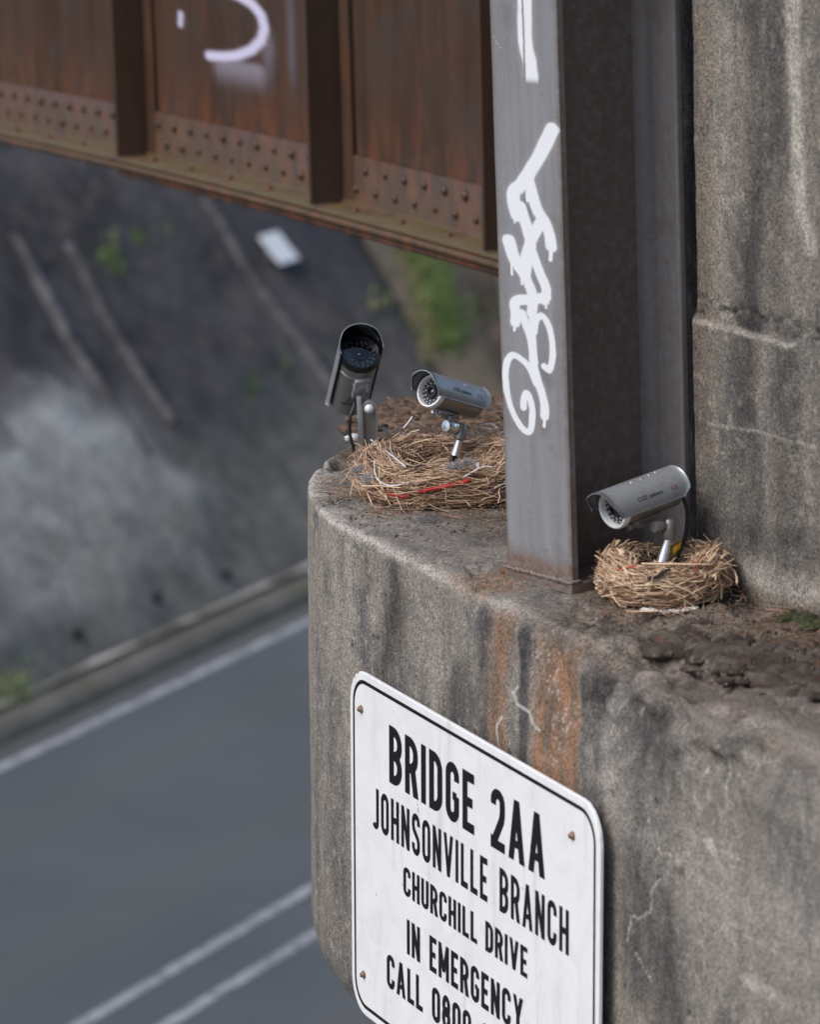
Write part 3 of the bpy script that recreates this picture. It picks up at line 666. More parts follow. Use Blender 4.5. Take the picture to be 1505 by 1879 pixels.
def plate(name, a0, a1, w0, w1, z0, z1, rustv=0.3, darkv=0.0, bev=0.002, mat=None, parent=None):
    """a plate in column axes: a across (fd), w along the web (wd)"""
    mb = MB(); c = fd * (a0 + a1) / 2 + wd * (w0 + w1) / 2 + np.array([0, 0, (z0 + z1) / 2]); mb.box(c, (a1 - a0, w1 - w0, z1 - z0), [fd, wd, [0, 0, 1]], bev)
    o = mb.build(name, mat or M['steel'], parent or col)
    for nm, v in (('rust', rustv), ('dark', darkv), ('graffiti', 0.0)):
        at = o.data.attributes.new(nm, 'FLOAT', 'POINT'); at.data.foreach_set('value', np.full(len(o.data.vertices), v, np.float32))
    return o
plate('flange_core', 0.001, FW - 0.001, 0.0032, FT, 0.016, CH, 0.75, 0.1)
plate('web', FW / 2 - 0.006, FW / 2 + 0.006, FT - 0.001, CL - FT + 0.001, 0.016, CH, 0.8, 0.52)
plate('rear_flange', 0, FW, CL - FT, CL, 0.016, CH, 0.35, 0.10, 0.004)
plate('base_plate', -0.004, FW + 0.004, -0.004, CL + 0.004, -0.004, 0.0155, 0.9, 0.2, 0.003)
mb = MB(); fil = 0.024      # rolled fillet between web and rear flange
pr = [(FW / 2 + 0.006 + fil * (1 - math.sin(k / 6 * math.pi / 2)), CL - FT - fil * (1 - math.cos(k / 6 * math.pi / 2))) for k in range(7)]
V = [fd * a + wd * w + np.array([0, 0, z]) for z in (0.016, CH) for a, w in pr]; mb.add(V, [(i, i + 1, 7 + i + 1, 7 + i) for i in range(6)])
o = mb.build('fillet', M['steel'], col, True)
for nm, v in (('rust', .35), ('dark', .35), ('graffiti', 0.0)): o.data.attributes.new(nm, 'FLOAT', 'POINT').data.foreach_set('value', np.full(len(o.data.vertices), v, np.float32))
# weld bead and rust blister at the foot
mb = MB(); r2 = random.Random(4)
for k in range(46): mb.ball(fd * (k / 45 * FW) + wd * -0.003 + np.array([0, 0, 0.017 + r2.uniform(-.001, .001)]), 0.0042 * r2.uniform(.8, 1.2), 8)
for k in range(60): mb.ball(fd * (FW + 0.001) + wd * (k / 59 * FT) + np.array([0, 0, 0.017]), 0.004, 6)
o = mb.build('weld', simple('weld_bead', (0.17, 0.13, 0.115), 0.6, nscale=200, var=.5), col, True)
mb = MB(); mb.ball(fd * -0.006 + wd * 0.002 + np.array([0, 0, 0.008]), 0.009, 12); mb.build('bolt_head', simple('rusty_bolt', (0.16, 0.075, 0.04), 0.85, nscale=250, var=.4, bump=.5), col, True)
# cobweb and lint caught under the base plate
mb = MB(); r2 = random.Random(9)
for _ in range(260):
    a = r2.uniform(-.01, .13); p = CB + fd * a + wd * -0.006 + np.array([0, 0, 0.002]); q = p + N0 * r2.uniform(.0, .035) + np.array([r2.gauss(0, .012), r2.gauss(0, .012), -r2.uniform(.0, .03)])
    m_ = (p + q) / 2 + np.array([r2.gauss(0, .006), r2.gauss(0, .006), r2.uniform(-.012, .002)]); mb.tube([p, m_, q], 0.00022, 3, False)
tag(mb.build('cobweb', simple('cobweb_grey', (0.34, 0.33, 0.31), 0.9)), 'grey cobweb lint hanging below the foot of the steel column', 'cobweb', kind='stuff')

# ================================================================== GIRDER
gd = np.array([math.sin(rad(-28)), math.cos(rad(-28)), 0.0])               # along the girder, away to the left
gn = np.array([-gd[1], gd[0], 0.0])                                        # its face, towards the left and the camera
gn = gn if gn[0] < 0 else -gn
G0 = onz(910, 490, 0.14)                                                   # on the outer edge of the bottom flange
FP = 0.115                                                                 # how far the flange stands out from the web
def ong(x, y, back=0.0):
    q = onp(x, y, G0 - gn * back, gn) - G0; return float(q @ gd), float(q[2])
gp = [ong(*p) for p in ((0, 252), (210, 302), (400, 347), (600, 397), (760, 440), (910, 486))]
pc = np.polyfit([p[0] for p in gp], [p[1] for p in gp], 2)
def gz(s): return float(np.polyval(pc, s))                                 # top of the outer flange edge, relative to G0
SA, SE, GH = -0.8, 5.2, 1.7
gir = empty('bridge_girder', tuple(G0), 'rusty brown riveted bridge girder with upright stiffeners, behind the column', 'girder')
def gpt(s, w, z): return gd * s - gn * w + np.array([0, 0, z])
def gattr(o, rust=0.3, moss=0.0, gf=0.0):
    for nm, v in (('rust', rust), ('moss', moss), ('graffiti', gf)):
        if nm not in o.data.attributes: o.data.attributes.new(nm, 'FLOAT', 'POINT').data.foreach_set('value', np.broadcast_to(np.asarray(v, np.float32), (len(o.data.vertices),)).copy())
    return o
def gsweep(name, prof, rust=0.3, moss=0.0, n=70, s0=SA, s1=SE):
    """sweep (w, z) profile along the girder following its bottom curve"""
    V = []; 
    for k in range(n):
        s = s0 + (s1 - s0) * k / (n - 1)
        for w, z in prof: V.append(gpt(s, w, gz(s) + z))
    m = len(prof); Fq = grid_faces(n, m, True); o = link(name, mesh(np.array(V), Fq), M['girder'], gir); 
    bm = bmesh.new(); bm.from_mesh(o.data); bmesh.ops.recalc_face_normals(bm, faces=list(bm.faces)); bm.to_mesh(o.data); bm.free()
    return gattr(o, rust, moss)
gsweep('bottom_flange', [(0, 0), (0, -0.014), (2 * FP + .01, -0.014), (2 * FP + .01, 0)], 0.8, 0.45)
gsweep('cover_plate', [(0.006, -0.016), (0.006, -0.030), (2 * FP, -0.030), (2 * FP, -0.016)], 0.9, 0.0, s0=SA, s1=ong(212, 306)[0])
gsweep('bottom_angle', [(0.012, 0.002), (0.012, 0.011), (FP - 0.022, 0.013), (FP - 0.012, 0.024), (FP - 0.010, 0.135), (FP - 0.002, 0.137), (FP - 0.002, 0.002)], 0.42, np.tile([.9, .9, .9, .35, .05, .0, 0], 70))
stx = [ong(212, 250, 0.012)[0], ong(568, 360, 0.012)[0], ong(886, 440, 0.012)[0]]
edges = [SA] + sorted(stx) + [SE]
M2 = [(384, 102), (410, 104), (435, 102), (460, 92), (478, 74), (484, 52), (478, 28), (462, 8), (440, -6), (405, -22)]
for i in range(len(edges) - 1):
    s0, s1 = edges[i] + 0.004, edges[i + 1] - 0.004; na, nz = int((s1 - s0) / 0.02) + 2, 150
    Sg, Tg = np.meshgrid(np.linspace(s0, s1, na), np.linspace(0, 1, nz)); Sg = Sg.ravel(); Tg = Tg.ravel()
    zb = np.polyval(pc, Sg) + 0.02; Zv = zb + (GH - 0.9 - zb) * Tg ** 1.0
    V = gd * Sg[:, None] - gn * FP; V[:, 2] = Zv; V = V + gn * (0.006 * (fbm(V, 1.6, 3, 5) - .5))[:, None]
    dz = Zv - np.polyval(pc, Sg); ru = 0.5 * smooth(0.34, 0.10, dz) + 0.25 * smooth(0.55, 0.7, fbm(V * np.array([1, 1, .12]), 7, 4, 5))
    ms = 0.6 * smooth(0.16, 0.03, dz); G2g = np.stack([Sg * 0.47, Zv], 1)
    dg, _ = dpoly(G2g, [(ong(*p, FP)[0] * .47, ong(*p, FP)[1]) for p in M2]); gf = 0.9 * smooth(0.021, 0.004, dg)
    # overspray run below the arc
    gx = np.array([ong(x, 110, FP)[0] for x in (385, 495)]); gzz = ong(430, 118, FP)[1]
    run = smooth(min(gx) - .05, min(gx) + .08, Sg) * smooth(max(gx) + .03, max(gx) - .06, Sg) * smooth(gzz - 0.10, gzz, Zv) * smooth(gzz + .03, gzz, Zv) * 0.35
    run2 = 0.30 * np.exp(-((Sg - ong(492, 110, FP)[0]) / .05) ** 2) * smooth(gzz - .15, gzz + .10, Zv) * smooth(gzz + .16, gzz + .05, Zv); run3 = 0.22 * np.exp(-((Sg - ong(535, 110, FP)[0]) / .035) ** 2) * smooth(gzz - .15, gzz + .05, Zv)
    d2, _ = dpoly(G2g, [(ong(*p, FP)[0] * .47, ong(*p, FP)[1]) for p in ((331, 25), (331, 45))]); gf = np.maximum(gf, 0.9 * smooth(.012, .004, d2))
    gf = np.clip(np.maximum.reduce([gf, run, run2, run3]), 0, 1)
    link('web_panel', mesh(V, grid_faces(nz, na), True, {'rust': np.clip(ru, 0, 1), 'moss': ms, 'graffiti': gf}), M['girder'], gir)
for s in stx:
    mb = MB(); zb = gz(s) + 0.016; zt = GH - 0.9
    mb.box(gpt(s, 0.0135 + (FP - 0.016) / 2, (zb + zt) / 2), (0.012, FP - 0.016, zt - zb), [gd, gn, [0, 0, 1]], 0.002); gattr(mb.build('stiffener', M['girder'], gir), 0.0, 0.0)
    mb = MB(); mb.box(gpt(s - 0.035, FP - 0.008, (zb + zt) / 2 + .0), (0.05, 0.009, zt - zb), [gd, gn, [0, 0, 1]]); gattr(mb.build('stiffener_leg', M['girder'], gir), 0.2, 0.0)
mb = MB(); mb.box(gpt((SA + SE) / 2, FP, GH - 0.9), (SE - SA, 2 * FP, 0.03), [gd, gn, [0, 0, 1]]); gattr(mb.build('top_flange', M['girder'], gir), .3)
mb = MB(); mb.ball((0, 0, 0), 0.0118, 10, sc=(1, 1, .7)); rv = gattr(mb.build('rivet', M['girder'], gir, True), .55); 
riv = rv.data; first = True
qn = gn; rotm = Matrix((gd, np.array([0, 0, 1.0]), gn)).transposed().to_4x4()   # local z -> girder normal
def rivet(p, up):
    global first
    o = rv if first else rv.copy()
    if not first: C.objects.link(o)
    first = False; o.parent = gir; kk = rnd.uniform(.75, 1.15)
    if up: o.matrix_local = Matrix.Translation(Vector(p)) @ Matrix.Scale(kk, 4)
    else: o.matrix_local = Matrix.Translation(Vector(p)) @ rotm @ Matrix.Scale(kk, 4)
k = 0; s = SA + 0.62
while s < 4.7:
    for row, (dzr, off) in enumerate(((0.105, 0.0), (0.055, 0.05))):
        ss_ = s + off
        if min(abs(ss_ - e) for e in stx) > 0.03: rivet(gpt(ss_, FP - 0.013, gz(ss_) + dzr), False)
    s += 0.10
s = SA + 0.66
while s < 4.7:
    if min(abs(s - e) for e in stx) > 0.03: rivet(gpt(s, 0.060, gz(s) + 0.014), True)
    s += 0.235

# ================================================================== SIGN
SOFF = 0.030
def sgn(a, b, c=0.0): return -Uf * a + Vd * b + Nf * c                     # sign axes: right, down, out
SO = PF + Nf * SOFF
sign = empty('bridge_sign', tuple(SO + sgn(0.225, 0.55)), 'white bridge number sign with black lettering screwed to the pier face', 'sign')
SLOC = np.array(sign.location)
def sworld(V): return np.array([SO + sgn(*v) - SLOC for v in V])
def rrect(a0, a1, b0, b1, r, n=8):
    P = []
    for cx, cy, t0 in ((a1 - r, b0 + r, -90), (a1 - r, b1 - r, 0), (a0 + r, b1 - r, 90), (a0 + r, b0 + r, 180)):
        for k in range(n + 1): th = rad(t0 + 90 * k / n); P.append((cx + r * math.cos(th), cy + r * math.sin(th)))
    return P
a0, a1, b0, b1 = -0.268, 0.722, 0.231, 0.872
t = NT('sign_enamel'); wv = t.noise(9, 6, 0.65, dist=1.2); fn = t.noise(70, 4, 0.6); st_ = t.noise(26, 4, 0.6, (1, 1, .12))
c = t.mix(t.ramp(wv, 0.40, 0.70), (0.84, 0.85, 0.86), (0.76, 0.77, 0.79)); c = t.mix(t.ramp(st_, 0.54, 0.72, 0, .38), c, (0.55, 0.50, 0.44)); c = t.mix(t.ramp(fn, 0.62, 0.72, 0, .25), c, (0.52, 0.52, 0.52))
c = t.mix(t.ramp(t.noise(34, 3, 0.7), 0.71, 0.74, 0, .7), c, (0.30, 0.24, 0.18))
M['sign'] = t.out(c, 0.38, t.bump(t.math('ADD', wv, t.math('MULTIPLY', fn, .3)), 0.12, 0.003))
# plate body with rolled rim, slightly wavy
outer = rrect(a0, a1, b0, b1, 0.062, 10); n = len(outer); ctr = np.array([(a0 + a1) / 2, (b0 + b1) / 2])
rings = [(0.0, -0.006), (0.0, -0.001), (0.0015, 0.0)]
V = []; 
for ins, c_ in rings:
    for k, p in enumerate(rrect(a0 + ins, a1 - ins, b0 + ins, b1 - ins, 0.062 - ins, 10)): 
        jt = 0.0012 * math.sin(k * 2.7) if ins == 0 else 0; V.append((p[0] + jt, p[1] + jt, c_))
Fq = [tuple(q) for q in grid_faces(3, n, True)] + [tuple(range(2 * n, 3 * n)), tuple(range(n))[::-1]]
link('panel', mesh(sworld(V), Fq), M['sign'], sign)
def mat_black_paint():
    t = NT('sign_black'); f = t.noise(300, 3, .6); return t.out(t.mix(t.ramp(f, .62, .72, 0, .5), (0.010, 0.010, 0.012), (0.10, .10, .10)), 0.4)
M['sblack'] = mat_black_paint()
A_ = rrect(a0 + 0.0135, a1 - 0.0135, b0 + 0.0135, b1 - 0.0135, 0.052, 10); B_ = rrect(a0 + 0.0205, a1 - 0.0205, b0 + 0.0205, b1 - 0.0205, 0.046, 10)
V = [(p[0], p[1], .0004) for p in A_] + [(p[0], p[1], .0004) for p in B_]
link('border', mesh(sworld(V), grid_faces(2, n, True)), M['sblack'], sign)
# narrow sign lettering, drawn from straight and curved strokes
def arc(cx, cy, rx, ry, t0, t1, n=9): return [(cx + rx * math.cos(rad(t0 + (t1 - t0) * k / n)), cy + ry * math.sin(rad(t0 + (t1 - t0) * k / n))) for k in range(n + 1)]
def glyph(ch, w, t):
    """strokes of a letter of height 1: ('r', polyline) ribbon of width t, ('p', polygon)"""
    h = t / 2; L, R, T, B, m = h, w - h, 1 - h, h, 0.5; ro = min((w - t) / 2, 0.2); cx = w / 2; S = []
    rib = lambda *p: S.append(('r', list(p))); pol = lambda *p: S.append(('p', list(p)))
    def oval(): return [(L, 1 - h - ro)] + arc(cx, T - ro, R - cx, ro, 180, 0)[1:] + arc(cx, B + ro, R - cx, ro, 0, -180) + [(L, 1 - h - ro)]
    if ch == 'I': return [('p', [(0, 0), (t, 0), (t, 1), (0, 1)])], t
    if ch == ' ': return [], 0.0
    if ch in 'BRD': pol((0, 0), (t, 0), (t, 1), (0, 1))
    if ch in 'HNMLEVU' and ch not in 'VU': pol((0, 0), (t, 0), (t, 1), (0, 1))
    r = min(0.2, (w - t) * .75)
    if ch == 'B':
        S.append(('r', [(t * .5, T), (R - r, T)] + arc(R - r, T - r, r, r, 90, 0)[1:] + [(R, 0.5 + r * .9)] + arc(R - r, .5 + r * .9, r, r * .9, 0, -90)[1:] + [(t * .5, .5)]))
        S.append(('r', [(t * .5, .5), (R - r, .5)] + arc(R - r, .5 - r * .9, r, r * .9, 90, 0)[1:] + [(R, B + r)] + arc(R - r, B + r, r, r, 0, -90)[1:] + [(t * .5, B)]))
    elif ch == 'R':
        S.append(('r', [(t * .5, T), (R - r, T)] + arc(R - r, T - r, r, r, 90, 0)[1:] + [(R, .46 + r)] + arc(R - r, .46 + r, r, r, 0, -90)[1:] + [(t * .5, .46)]))
        pol((w * .42, .46), (w * .42 + t * 1.05, .46), (w + t * .12, 0), (w - t * .98, 0))
    elif ch == 'D': S.append(('r', [(t * .5, T), (R - r, T)] + arc(R - r, T - r, r, r, 90, 0)[1:] + arc(R - r, B + r, r, r, 0, -90) + [(t * .5, B)]))
    elif ch == 'O': S.append(('r', oval()))
    elif ch == '0': S.append(('r', oval()))
    elif ch == 'C': S.append(('r', [(R, .69)] + arc(cx, T - ro, R - cx, ro, 0, 180) + arc(cx, B + ro, R - cx, ro, 180, 360) + [(R, .31)]))
    elif ch == 'G': S.append(('r', [(R, .70)] + arc(cx, T - ro, R - cx, ro, 0, 180) + arc(cx, B + ro, R - cx, ro, 180, 360) + [(R, .46)])); pol((w * .52, .38), (R, .38), (R, .38 + t * .85), (w * .52, .38 + t * .85))
    elif ch == 'U': S.append(('r', [(L, 1)] + arc(cx, B + ro, R - cx, ro, 180, 360) + [(R, 1)]))
    elif ch == 'J': S.append(('r', [(R, 1)] + arc(cx, B + ro, R - cx, ro, 0, -150)))
    elif ch == 'S':
        S.append(('r', [(R, .72)] + arc(cx, T - ro, R - cx, ro, 0, 180) + [(L, .70)] + [(L + (R - L) * .12, .60), (L + (R - L) * .88, .40)] + [(R, .30)] + arc(cx, B + ro, R - cx, ro, 0, -180) + [(L, .28)]))
    elif ch == '8':
        k2 = .245; S.append(('r', arc(cx, T - k2 + .01, (R - cx) * .93, k2 - .01, -90, 270, 22))); S.append(('r', arc(cx, B + k2 + .01, R - cx, k2 + .01, 90, 450, 22)))
    elif ch == '2': S.append(('r', [(L, .72)] + arc(cx, T - ro, R - cx, ro, 180, 0) + [(R, .62), (R - .02, .52), (L + .03, .13)])); pol((0, 0), (w, 0), (w, t), (0, t)); pol((0, 0), (t, 0), (t * 1.15, t), (0, t * 1.35))
    elif ch == '4': pol((w * .62, 0), (w * .62 + t, 0), (w * .62 + t, 1), (w * .62, 1)); pol((0, .2), (w * 1.08, .2), (w * 1.08, .2 + t * .9), (0, .2 + t * .9)); pol((0, .2 + t * .9), (t, .2 + t * .9), (w * .62 + t * .4, 1), (w * .62 - t * .3, 1))
    elif ch == 'H': pol((w - t, 0), (w, 0), (w, 1), (w - t, 1)); pol((t * .5, .5 - t / 2), (w - t * .5, .5 - t / 2), (w - t * .5, .5 + t / 2), (t * .5, .5 + t / 2))
    elif ch == 'N': pol((w - t, 0), (w, 0), (w, 1), (w - t, 1)); pol((0, 1), (t, 1), (w, 0), (w - t, 0))
    elif ch == 'M': pol((w - t, 0), (w, 0), (w, 1), (w - t, 1)); pol((0, 1), (t * .95, 1), (w / 2 + t * .45, .22), (w / 2 - t * .45, .22)); pol((w - t * .95, 1), (w, 1), (w / 2 + t * .45, .22), (w / 2 - t * .45, .22))
    elif ch == 'L': pol((t * .5, 0), (w, 0), (w, t), (t * .5, t))
    elif ch == 'E':
        for y, k3 in ((0, 1), (.5 - t / 2, .86), (1 - t, 1)): pol((t * .5, y), (w * k3, y), (w * k3, y + t), (t * .5, y + t))
    elif ch == 'V': pol((0, 1), (t, 1), (w / 2 + t / 2, 0), (w / 2 - t / 2, 0)); pol((w - t, 1), (w, 1), (w / 2 + t / 2, 0), (w / 2 - t / 2, 0))
    elif ch == 'A': pol((0, 0), (t, 0), (w / 2 + t * .5, 1), (w / 2 - t * .5, 1)); pol((w - t, 0), (w, 0), (w / 2 + t * .5, 1), (w / 2 - t * .5, 1)); pol((w * .2, .22), (w * .8, .22), (w * .75, .22 + t * .8), (w * .25, .22 + t * .8))
    elif ch == 'Y': pol((0, 1), (t, 1), (w / 2 + t / 2, .42), (w / 2 - t / 2, .42)); pol((w - t, 1), (w, 1), (w / 2 + t / 2, .42), (w / 2 - t / 2, .42)); pol((w / 2 - t / 2, 0), (w / 2 + t / 2, 0), (w / 2 + t / 2, .45), (w / 2 - t / 2, .45))
    return S, w
GW = {'A': .50, 'M': .56, 'J': .38, 'V': .50, 'Y': .50, 'E': .38, 'L': .37, 'N': .46, 'H': .45}
def lettering(text, x0, x1, y0, y1, t=0.165, parent=None):
    H = y1 - y0; gl = []; tot = 0
    for ch in text:
        S, w = glyph(ch, GW.get(ch, .44), t); gl.append((S, w)); tot += w
    gap = 0.13; nsp = text.count(' '); mb = MB(); x = 0; sx = ((x1 - x0) / H - gap * (len(text) - 1) - 0.36 * nsp) / tot
    for S, w in gl:
        for k, (kd, P) in enumerate(S):
            c_ = 0.0005 + 0.00012 * k
            if kd == 'p':
                V = [(x0 + (x + px * sx) * H, y1 - py * H, c_) for px, py in P]; mb.add(sworld(V), [tuple(range(len(V)))])
            else:
                P = [np.array(p) for p in P]; n = len(P); Lq = []; Rq = []; closed = np.linalg.norm(P[0] - P[-1]) < 1e-6
                for i in range(n):
                    d0 = P[i] - P[i - 1] if i > 0 else (P[i] - P[-2] if closed else P[1] - P[0]); d1 = P[i + 1] - P[i] if i < n - 1 else (P[1] - P[0] if closed else P[i] - P[i - 1])
                    if np.linalg.norm(d0) < 1e-6: d0 = d1
                    if np.linalg.norm(d1) < 1e-6: d1 = d0
                    d0 = d0 / np.linalg.norm(d0); d1 = d1 / np.linalg.norm(d1); nn = np.array([-(d0 + d1)[1], (d0 + d1)[0]]); nn /= np.linalg.norm(nn) + 1e-9
                    kf = 1 / max(0.6, nn @ np.array([-d0[1], d0[0]])); Lq.append(P[i] + nn * t / 2 * kf); Rq.append(P[i] - nn * t / 2 * kf)
                V = [(x0 + (x + p[0] * sx) * H, y1 - p[1] * H, c_) for p in Lq + Rq]; mb.add(sworld(V), [(i, i + 1, n + i + 1, n + i) for i in range(n - 1)])
        x += (w * sx if w else 0.36) + gap
        if not mb.v: continue
        me = mesh(mb.v, mb.f); mb = MB()
        fix_letter(me, parent)
def fix_letter(me, parent):
    bm = bmesh.new(); bm.from_mesh(me)
    for f in bm.faces:
        if f.normal.dot(Vector(Nf)) < 0: f.normal_flip()
    bm.to_mesh(me); bm.free(); return link('letter', me, M['sblack'], parent)
lettering('BRIDGE 2AA', -0.095, 0.527, 0.298, 0.403, 0.162, sign)
lettering('JOHNSONVILLE BRANCH', -0.171, 0.615, 0.430, 0.506, 0.150, sign)
lettering('CHURCHILL DRIVE', -0.036, 0.463, 0.539, 0.592, 0.162, sign)
lettering('IN EMERGENCY', -0.022, 0.447, 0.633, 0.697, 0.160, sign)
lettering('CALL 0800 808 400', -0.110, 0.560, 0.722, 0.785, 0.160, sign)
M['screw'] = simple('rusty_screw', (0.22, 0.135, 0.085), 0.6, 0.3, 400, .5)
for a, b in ((-0.216, 0.300), (0.628, 0.300), (-0.212, 0.795), (0.628, 0.795)):
    mb = MB(); q = sworld([(a, b, 0)])[0]; mb.lathe(q, Nf, [(-0.03, 0.003), (0.0008, 0.003), (0.0008, 0.0075), (0.002, 0.0075), (0.0035, 0.006), (0.0035, 0.0045), (0.007, 0.0045), (0.0075, 0.0001)], 10); mb.build('screw', M['screw'], sign, True)

# ================================================================== NESTS
t = NT('dry_stalks'); ti = t.attr('tint'); f = t.noise(500, 3, .6)
c = t.mix(t.ramp(ti, 0.0, 0.45), (0.10, 0.055, 0.034), (0.36, 0.205, 0.125)); c = t.mix(t.ramp(ti, 0.45, 1.0), c, (0.80, 0.60, 0.41)); c = t.mix(t.ramp(f, .3, .7, 0, .35), c, (0.08, .055, .035))
M['straw'] = t.out(c, 0.7)
def nest(loc, Rout, Rin, Hn, n, tmin, tmax, seed, label, loose, wide, strays, LL):
    r2 = random.Random(seed); root = empty('bird_nest', tuple(loc), label, 'nest', 'nests on the pier')
    Rm = (Rout + Rin) / 2; ah = (Rout - Rin) / 2; mb = MB()
    V = []; nth = 72; pr = [(0.002, 0.012), (Rin * .7, 0.012), (Rin * .98, Hn * .40), (Rin + ah * .45, Hn * .78), (Rm, Hn * .86), (Rm + ah * .55, Hn * .68), (Rout * .93, Hn * .36), (Rout * .84, 0.002)]
    for (r_, z_) in pr:
        for k in range(nth):
            th = 2 * math.pi * k / nth; V.append((r_ * math.cos(th), r_ * math.sin(th), z_))
    V = np.array(V); V = V + (np.stack([fbm(V, 45, 3, seed), fbm(V, 45, 3, seed + 1), fbm(V, 45, 3, seed + 2)], 1) - .5) * 0.016; V[:, 2] = np.maximum(V[:, 2], 0.0)
    link('inner_mat', mesh(V, grid_faces(len(pr), nth, True), True), simple('nest_core', (0.07, 0.042, 0.026), 0.95, nscale=90, var=.6, bump=.8, dist=.004), root)
    def surf(th, ph, sc=1.0):
        rr = Rm + ah * sc * math.cos(ph) * 1.0; z = (Hn * 0.45 + Hn * 0.52 * sc * math.sin(ph)) * (1 + .10 * math.sin(2 * th + seed) + .08 * math.sin(5 * th + 2 * seed))
        return np.array([rr * math.cos(th), rr * math.sin(th), max(z, 0.002)])
    def stalk(mbx, th, ph, L, tw, rad_, sc, drift, n_=6, sides=4, tint=0.5, flat=1.0, lift=0.0):
        P = []
        for k in range(n_):
            u = (k / (n_ - 1) - .5) * L; t1 = th + u / Rm * math.cos(tw); p1 = ph + u / ah * 0.55 * math.sin(tw)
            q = surf(t1, p1, sc + lift * (u / L + .5) ** 2); P.append(q)
        c_ = sum(P) / n_; d = np.array(drift)
        P = [p + d * ((k / (n_ - 1) - .5) * L) + np.array([r2.gauss(0, .0012), r2.gauss(0, .0012), r2.gauss(0, .001)]) for k, p in enumerate(P)]
        for p in P: p[2] = max(p[2], 0.0015)
        mbx.tube(P, [rad_ * (1 - .5 * (k / (n_ - 1)) ** 2) for k in range(n_)], sides, False, tint, flat)
    for i in range(n):
        th = r2.uniform(0, 2 * math.pi); ph = r2.choice((r2.uniform(-1.2, 1.9), r2.uniform(-1.0, 1.2), r2.uniform(1.2, 3.6)))
        tw = r2.gauss(0, .30) if r2.random() > loose else r2.uniform(-1.5, 1.5)
        fl = 1.0; rd = r2.uniform(tmin, tmax) * r2.choice((.6, .9, 1, 1.1, 1.7))
        if r2.random() < wide: rd *= 2.0; fl = 0.3
        stalk(mb, th, ph, r2.uniform(*LL), tw, rd, r2.uniform(.84, 1.08), [r2.gauss(0, .22) for _ in range(2)] + [r2.gauss(0, .16)], tint=min(1, max(0, r2.gauss(.62, .32))), flat=fl)
    o = mb.build('woven_stalks', M['straw'], root, attr='tint'); o['kind'] = 'stuff'
    for i in range(strays):       # single stalks that stand proud of the weave
        m1 = MB(); th = r2.uniform(math.pi * .95, math.pi * 2.1); ph = r2.uniform(-.9, 1.8)
        stalk(m1, th, ph, r2.uniform(.04, .12), r2.uniform(-1.5, 1.5), r2.uniform(tmax * .9, tmax * 1.5), 1.06, [r2.gauss(0, .35), r2.gauss(0, .3), r2.gauss(0, .2)], 7, 5, r2.uniform(.6, 1.0), r2.uniform(.4, 1), lift=r2.uniform(0, .6))
        m1.build('stalk', M['straw'], root, attr='tint')
    return root, surf
def bez(P, n=14):
    P = [np.array(p, float) for p in P]; out = []
    for i in range(len(P) - 1):
        p0 = P[max(i - 1, 0)]; p1 = P[i]; p2 = P[i + 1]; p3 = P[min(i + 2, len(P) - 1)]
        for k in range(n):
            t_ = k / n; out.append(0.5 * ((2 * p1) + (-p0 + p2) * t_ + (2 * p0 - 5 * p1 + 4 * p2 - p3) * t_ ** 2 + (-p0 + 3 * p1 - 3 * p2 + p3) * t_ ** 3))
    out.append(P[-1]); return out
M['wplastic'] = simple('white_plastic', (0.70, 0.70, 0.72), 0.35, var=.08); M['bplastic'] = simple('black_plastic', (0.014, 0.014, 0.016), 0.4, var=.2)
M['red'] = simple('red_cord', (0.46, 0.035, 0.03), 0.6, nscale=900, var=.6, bump=.6); M['yellow'] = simple('yellow_plastic', (0.75, 0.38, 0.02), 0.45, var=.2)
M['orange'] = M['yellow']; M['greyfluff'] = simple('grey_lint', (0.40, 0.38, 0.38), 0.9, nscale=60)

NL = np.array([0.074, 7.335, 0.0]); NLR, NLI, NLH = 0.174, 0.084, 0.076
nl, surfL = nest(NL, NLR, NLI, NLH, 4200, 0.00042, 0.0010, 21, 'larger bird nest of fine dry needles with a red cord, left of the steel column', 0.38, 0.03, 130, (.03, .12))
NRc = np.array([0.419, 6.516, 0.0])
nr, surfR = nest(NRc, 0.108, 0.052, 0.068, 2600, 0.0006, 0.0014, 33, 'smaller bird nest of coarse straw with orange and white scraps, right of the column', 0.30, 0.18, 90, (.02, .085))
def onnest(px, py, ctr, R, H, lift=0.004):
    """nearest point of a nest's outer surface under a photo point (ellipsoid fit)"""
    d = ray(px, py); d = d / np.linalg.norm(d)
    rr_, hi = (R, H); RI = {True: NLI, False: 0.052}[R > .15]; Rm = (R + RI) / 2; ah = (R - RI) / 2 + lift; bv = H * .52 + lift; y0 = (ctr[1] - R - .02 - CC[1]) / d[1]
    for k in range(900):
        q = CC + d * (y0 + k * 0.0005) - ctr; rr = math.hypot(q[0], q[1])
        if ((rr - Rm) / ah) ** 2 + ((q[2] - .45 * H) / bv) ** 2 < 1 or q[2] < 0.002: return q
    S_ = np.array([1 / R, 1 / R, 1 / H]); o = (CC - ctr - np.array([0, 0, H * .0])) * S_; e = d * S_
    a = e @ e; b = 2 * o @ e; c = o @ o - 1; D = b * b - 4 * a * c
    t_ = (-b - math.sqrt(D)) / (2 * a) if D > 0 else -b / (2 * a); q = CC + d * t_ - ctr; nrm_ = q * S_ * S_; return q + lift * nrm_ / (np.linalg.norm(nrm_) + 1e-9)
def scrap(name, root, ctr, R, H, pix, r, mat, lift=0.004, n=8, flat=1.0, label=None):
    P = [onnest(*p, ctr, R, H, lift) for p in pix]
    for q in P: q[2] = max(q[2], .003)
    mb = MB(); mb.tube(bez(P, 8), r, n, True, flat=flat); o = mb.build(name, mat, root, auto=50)
    return o
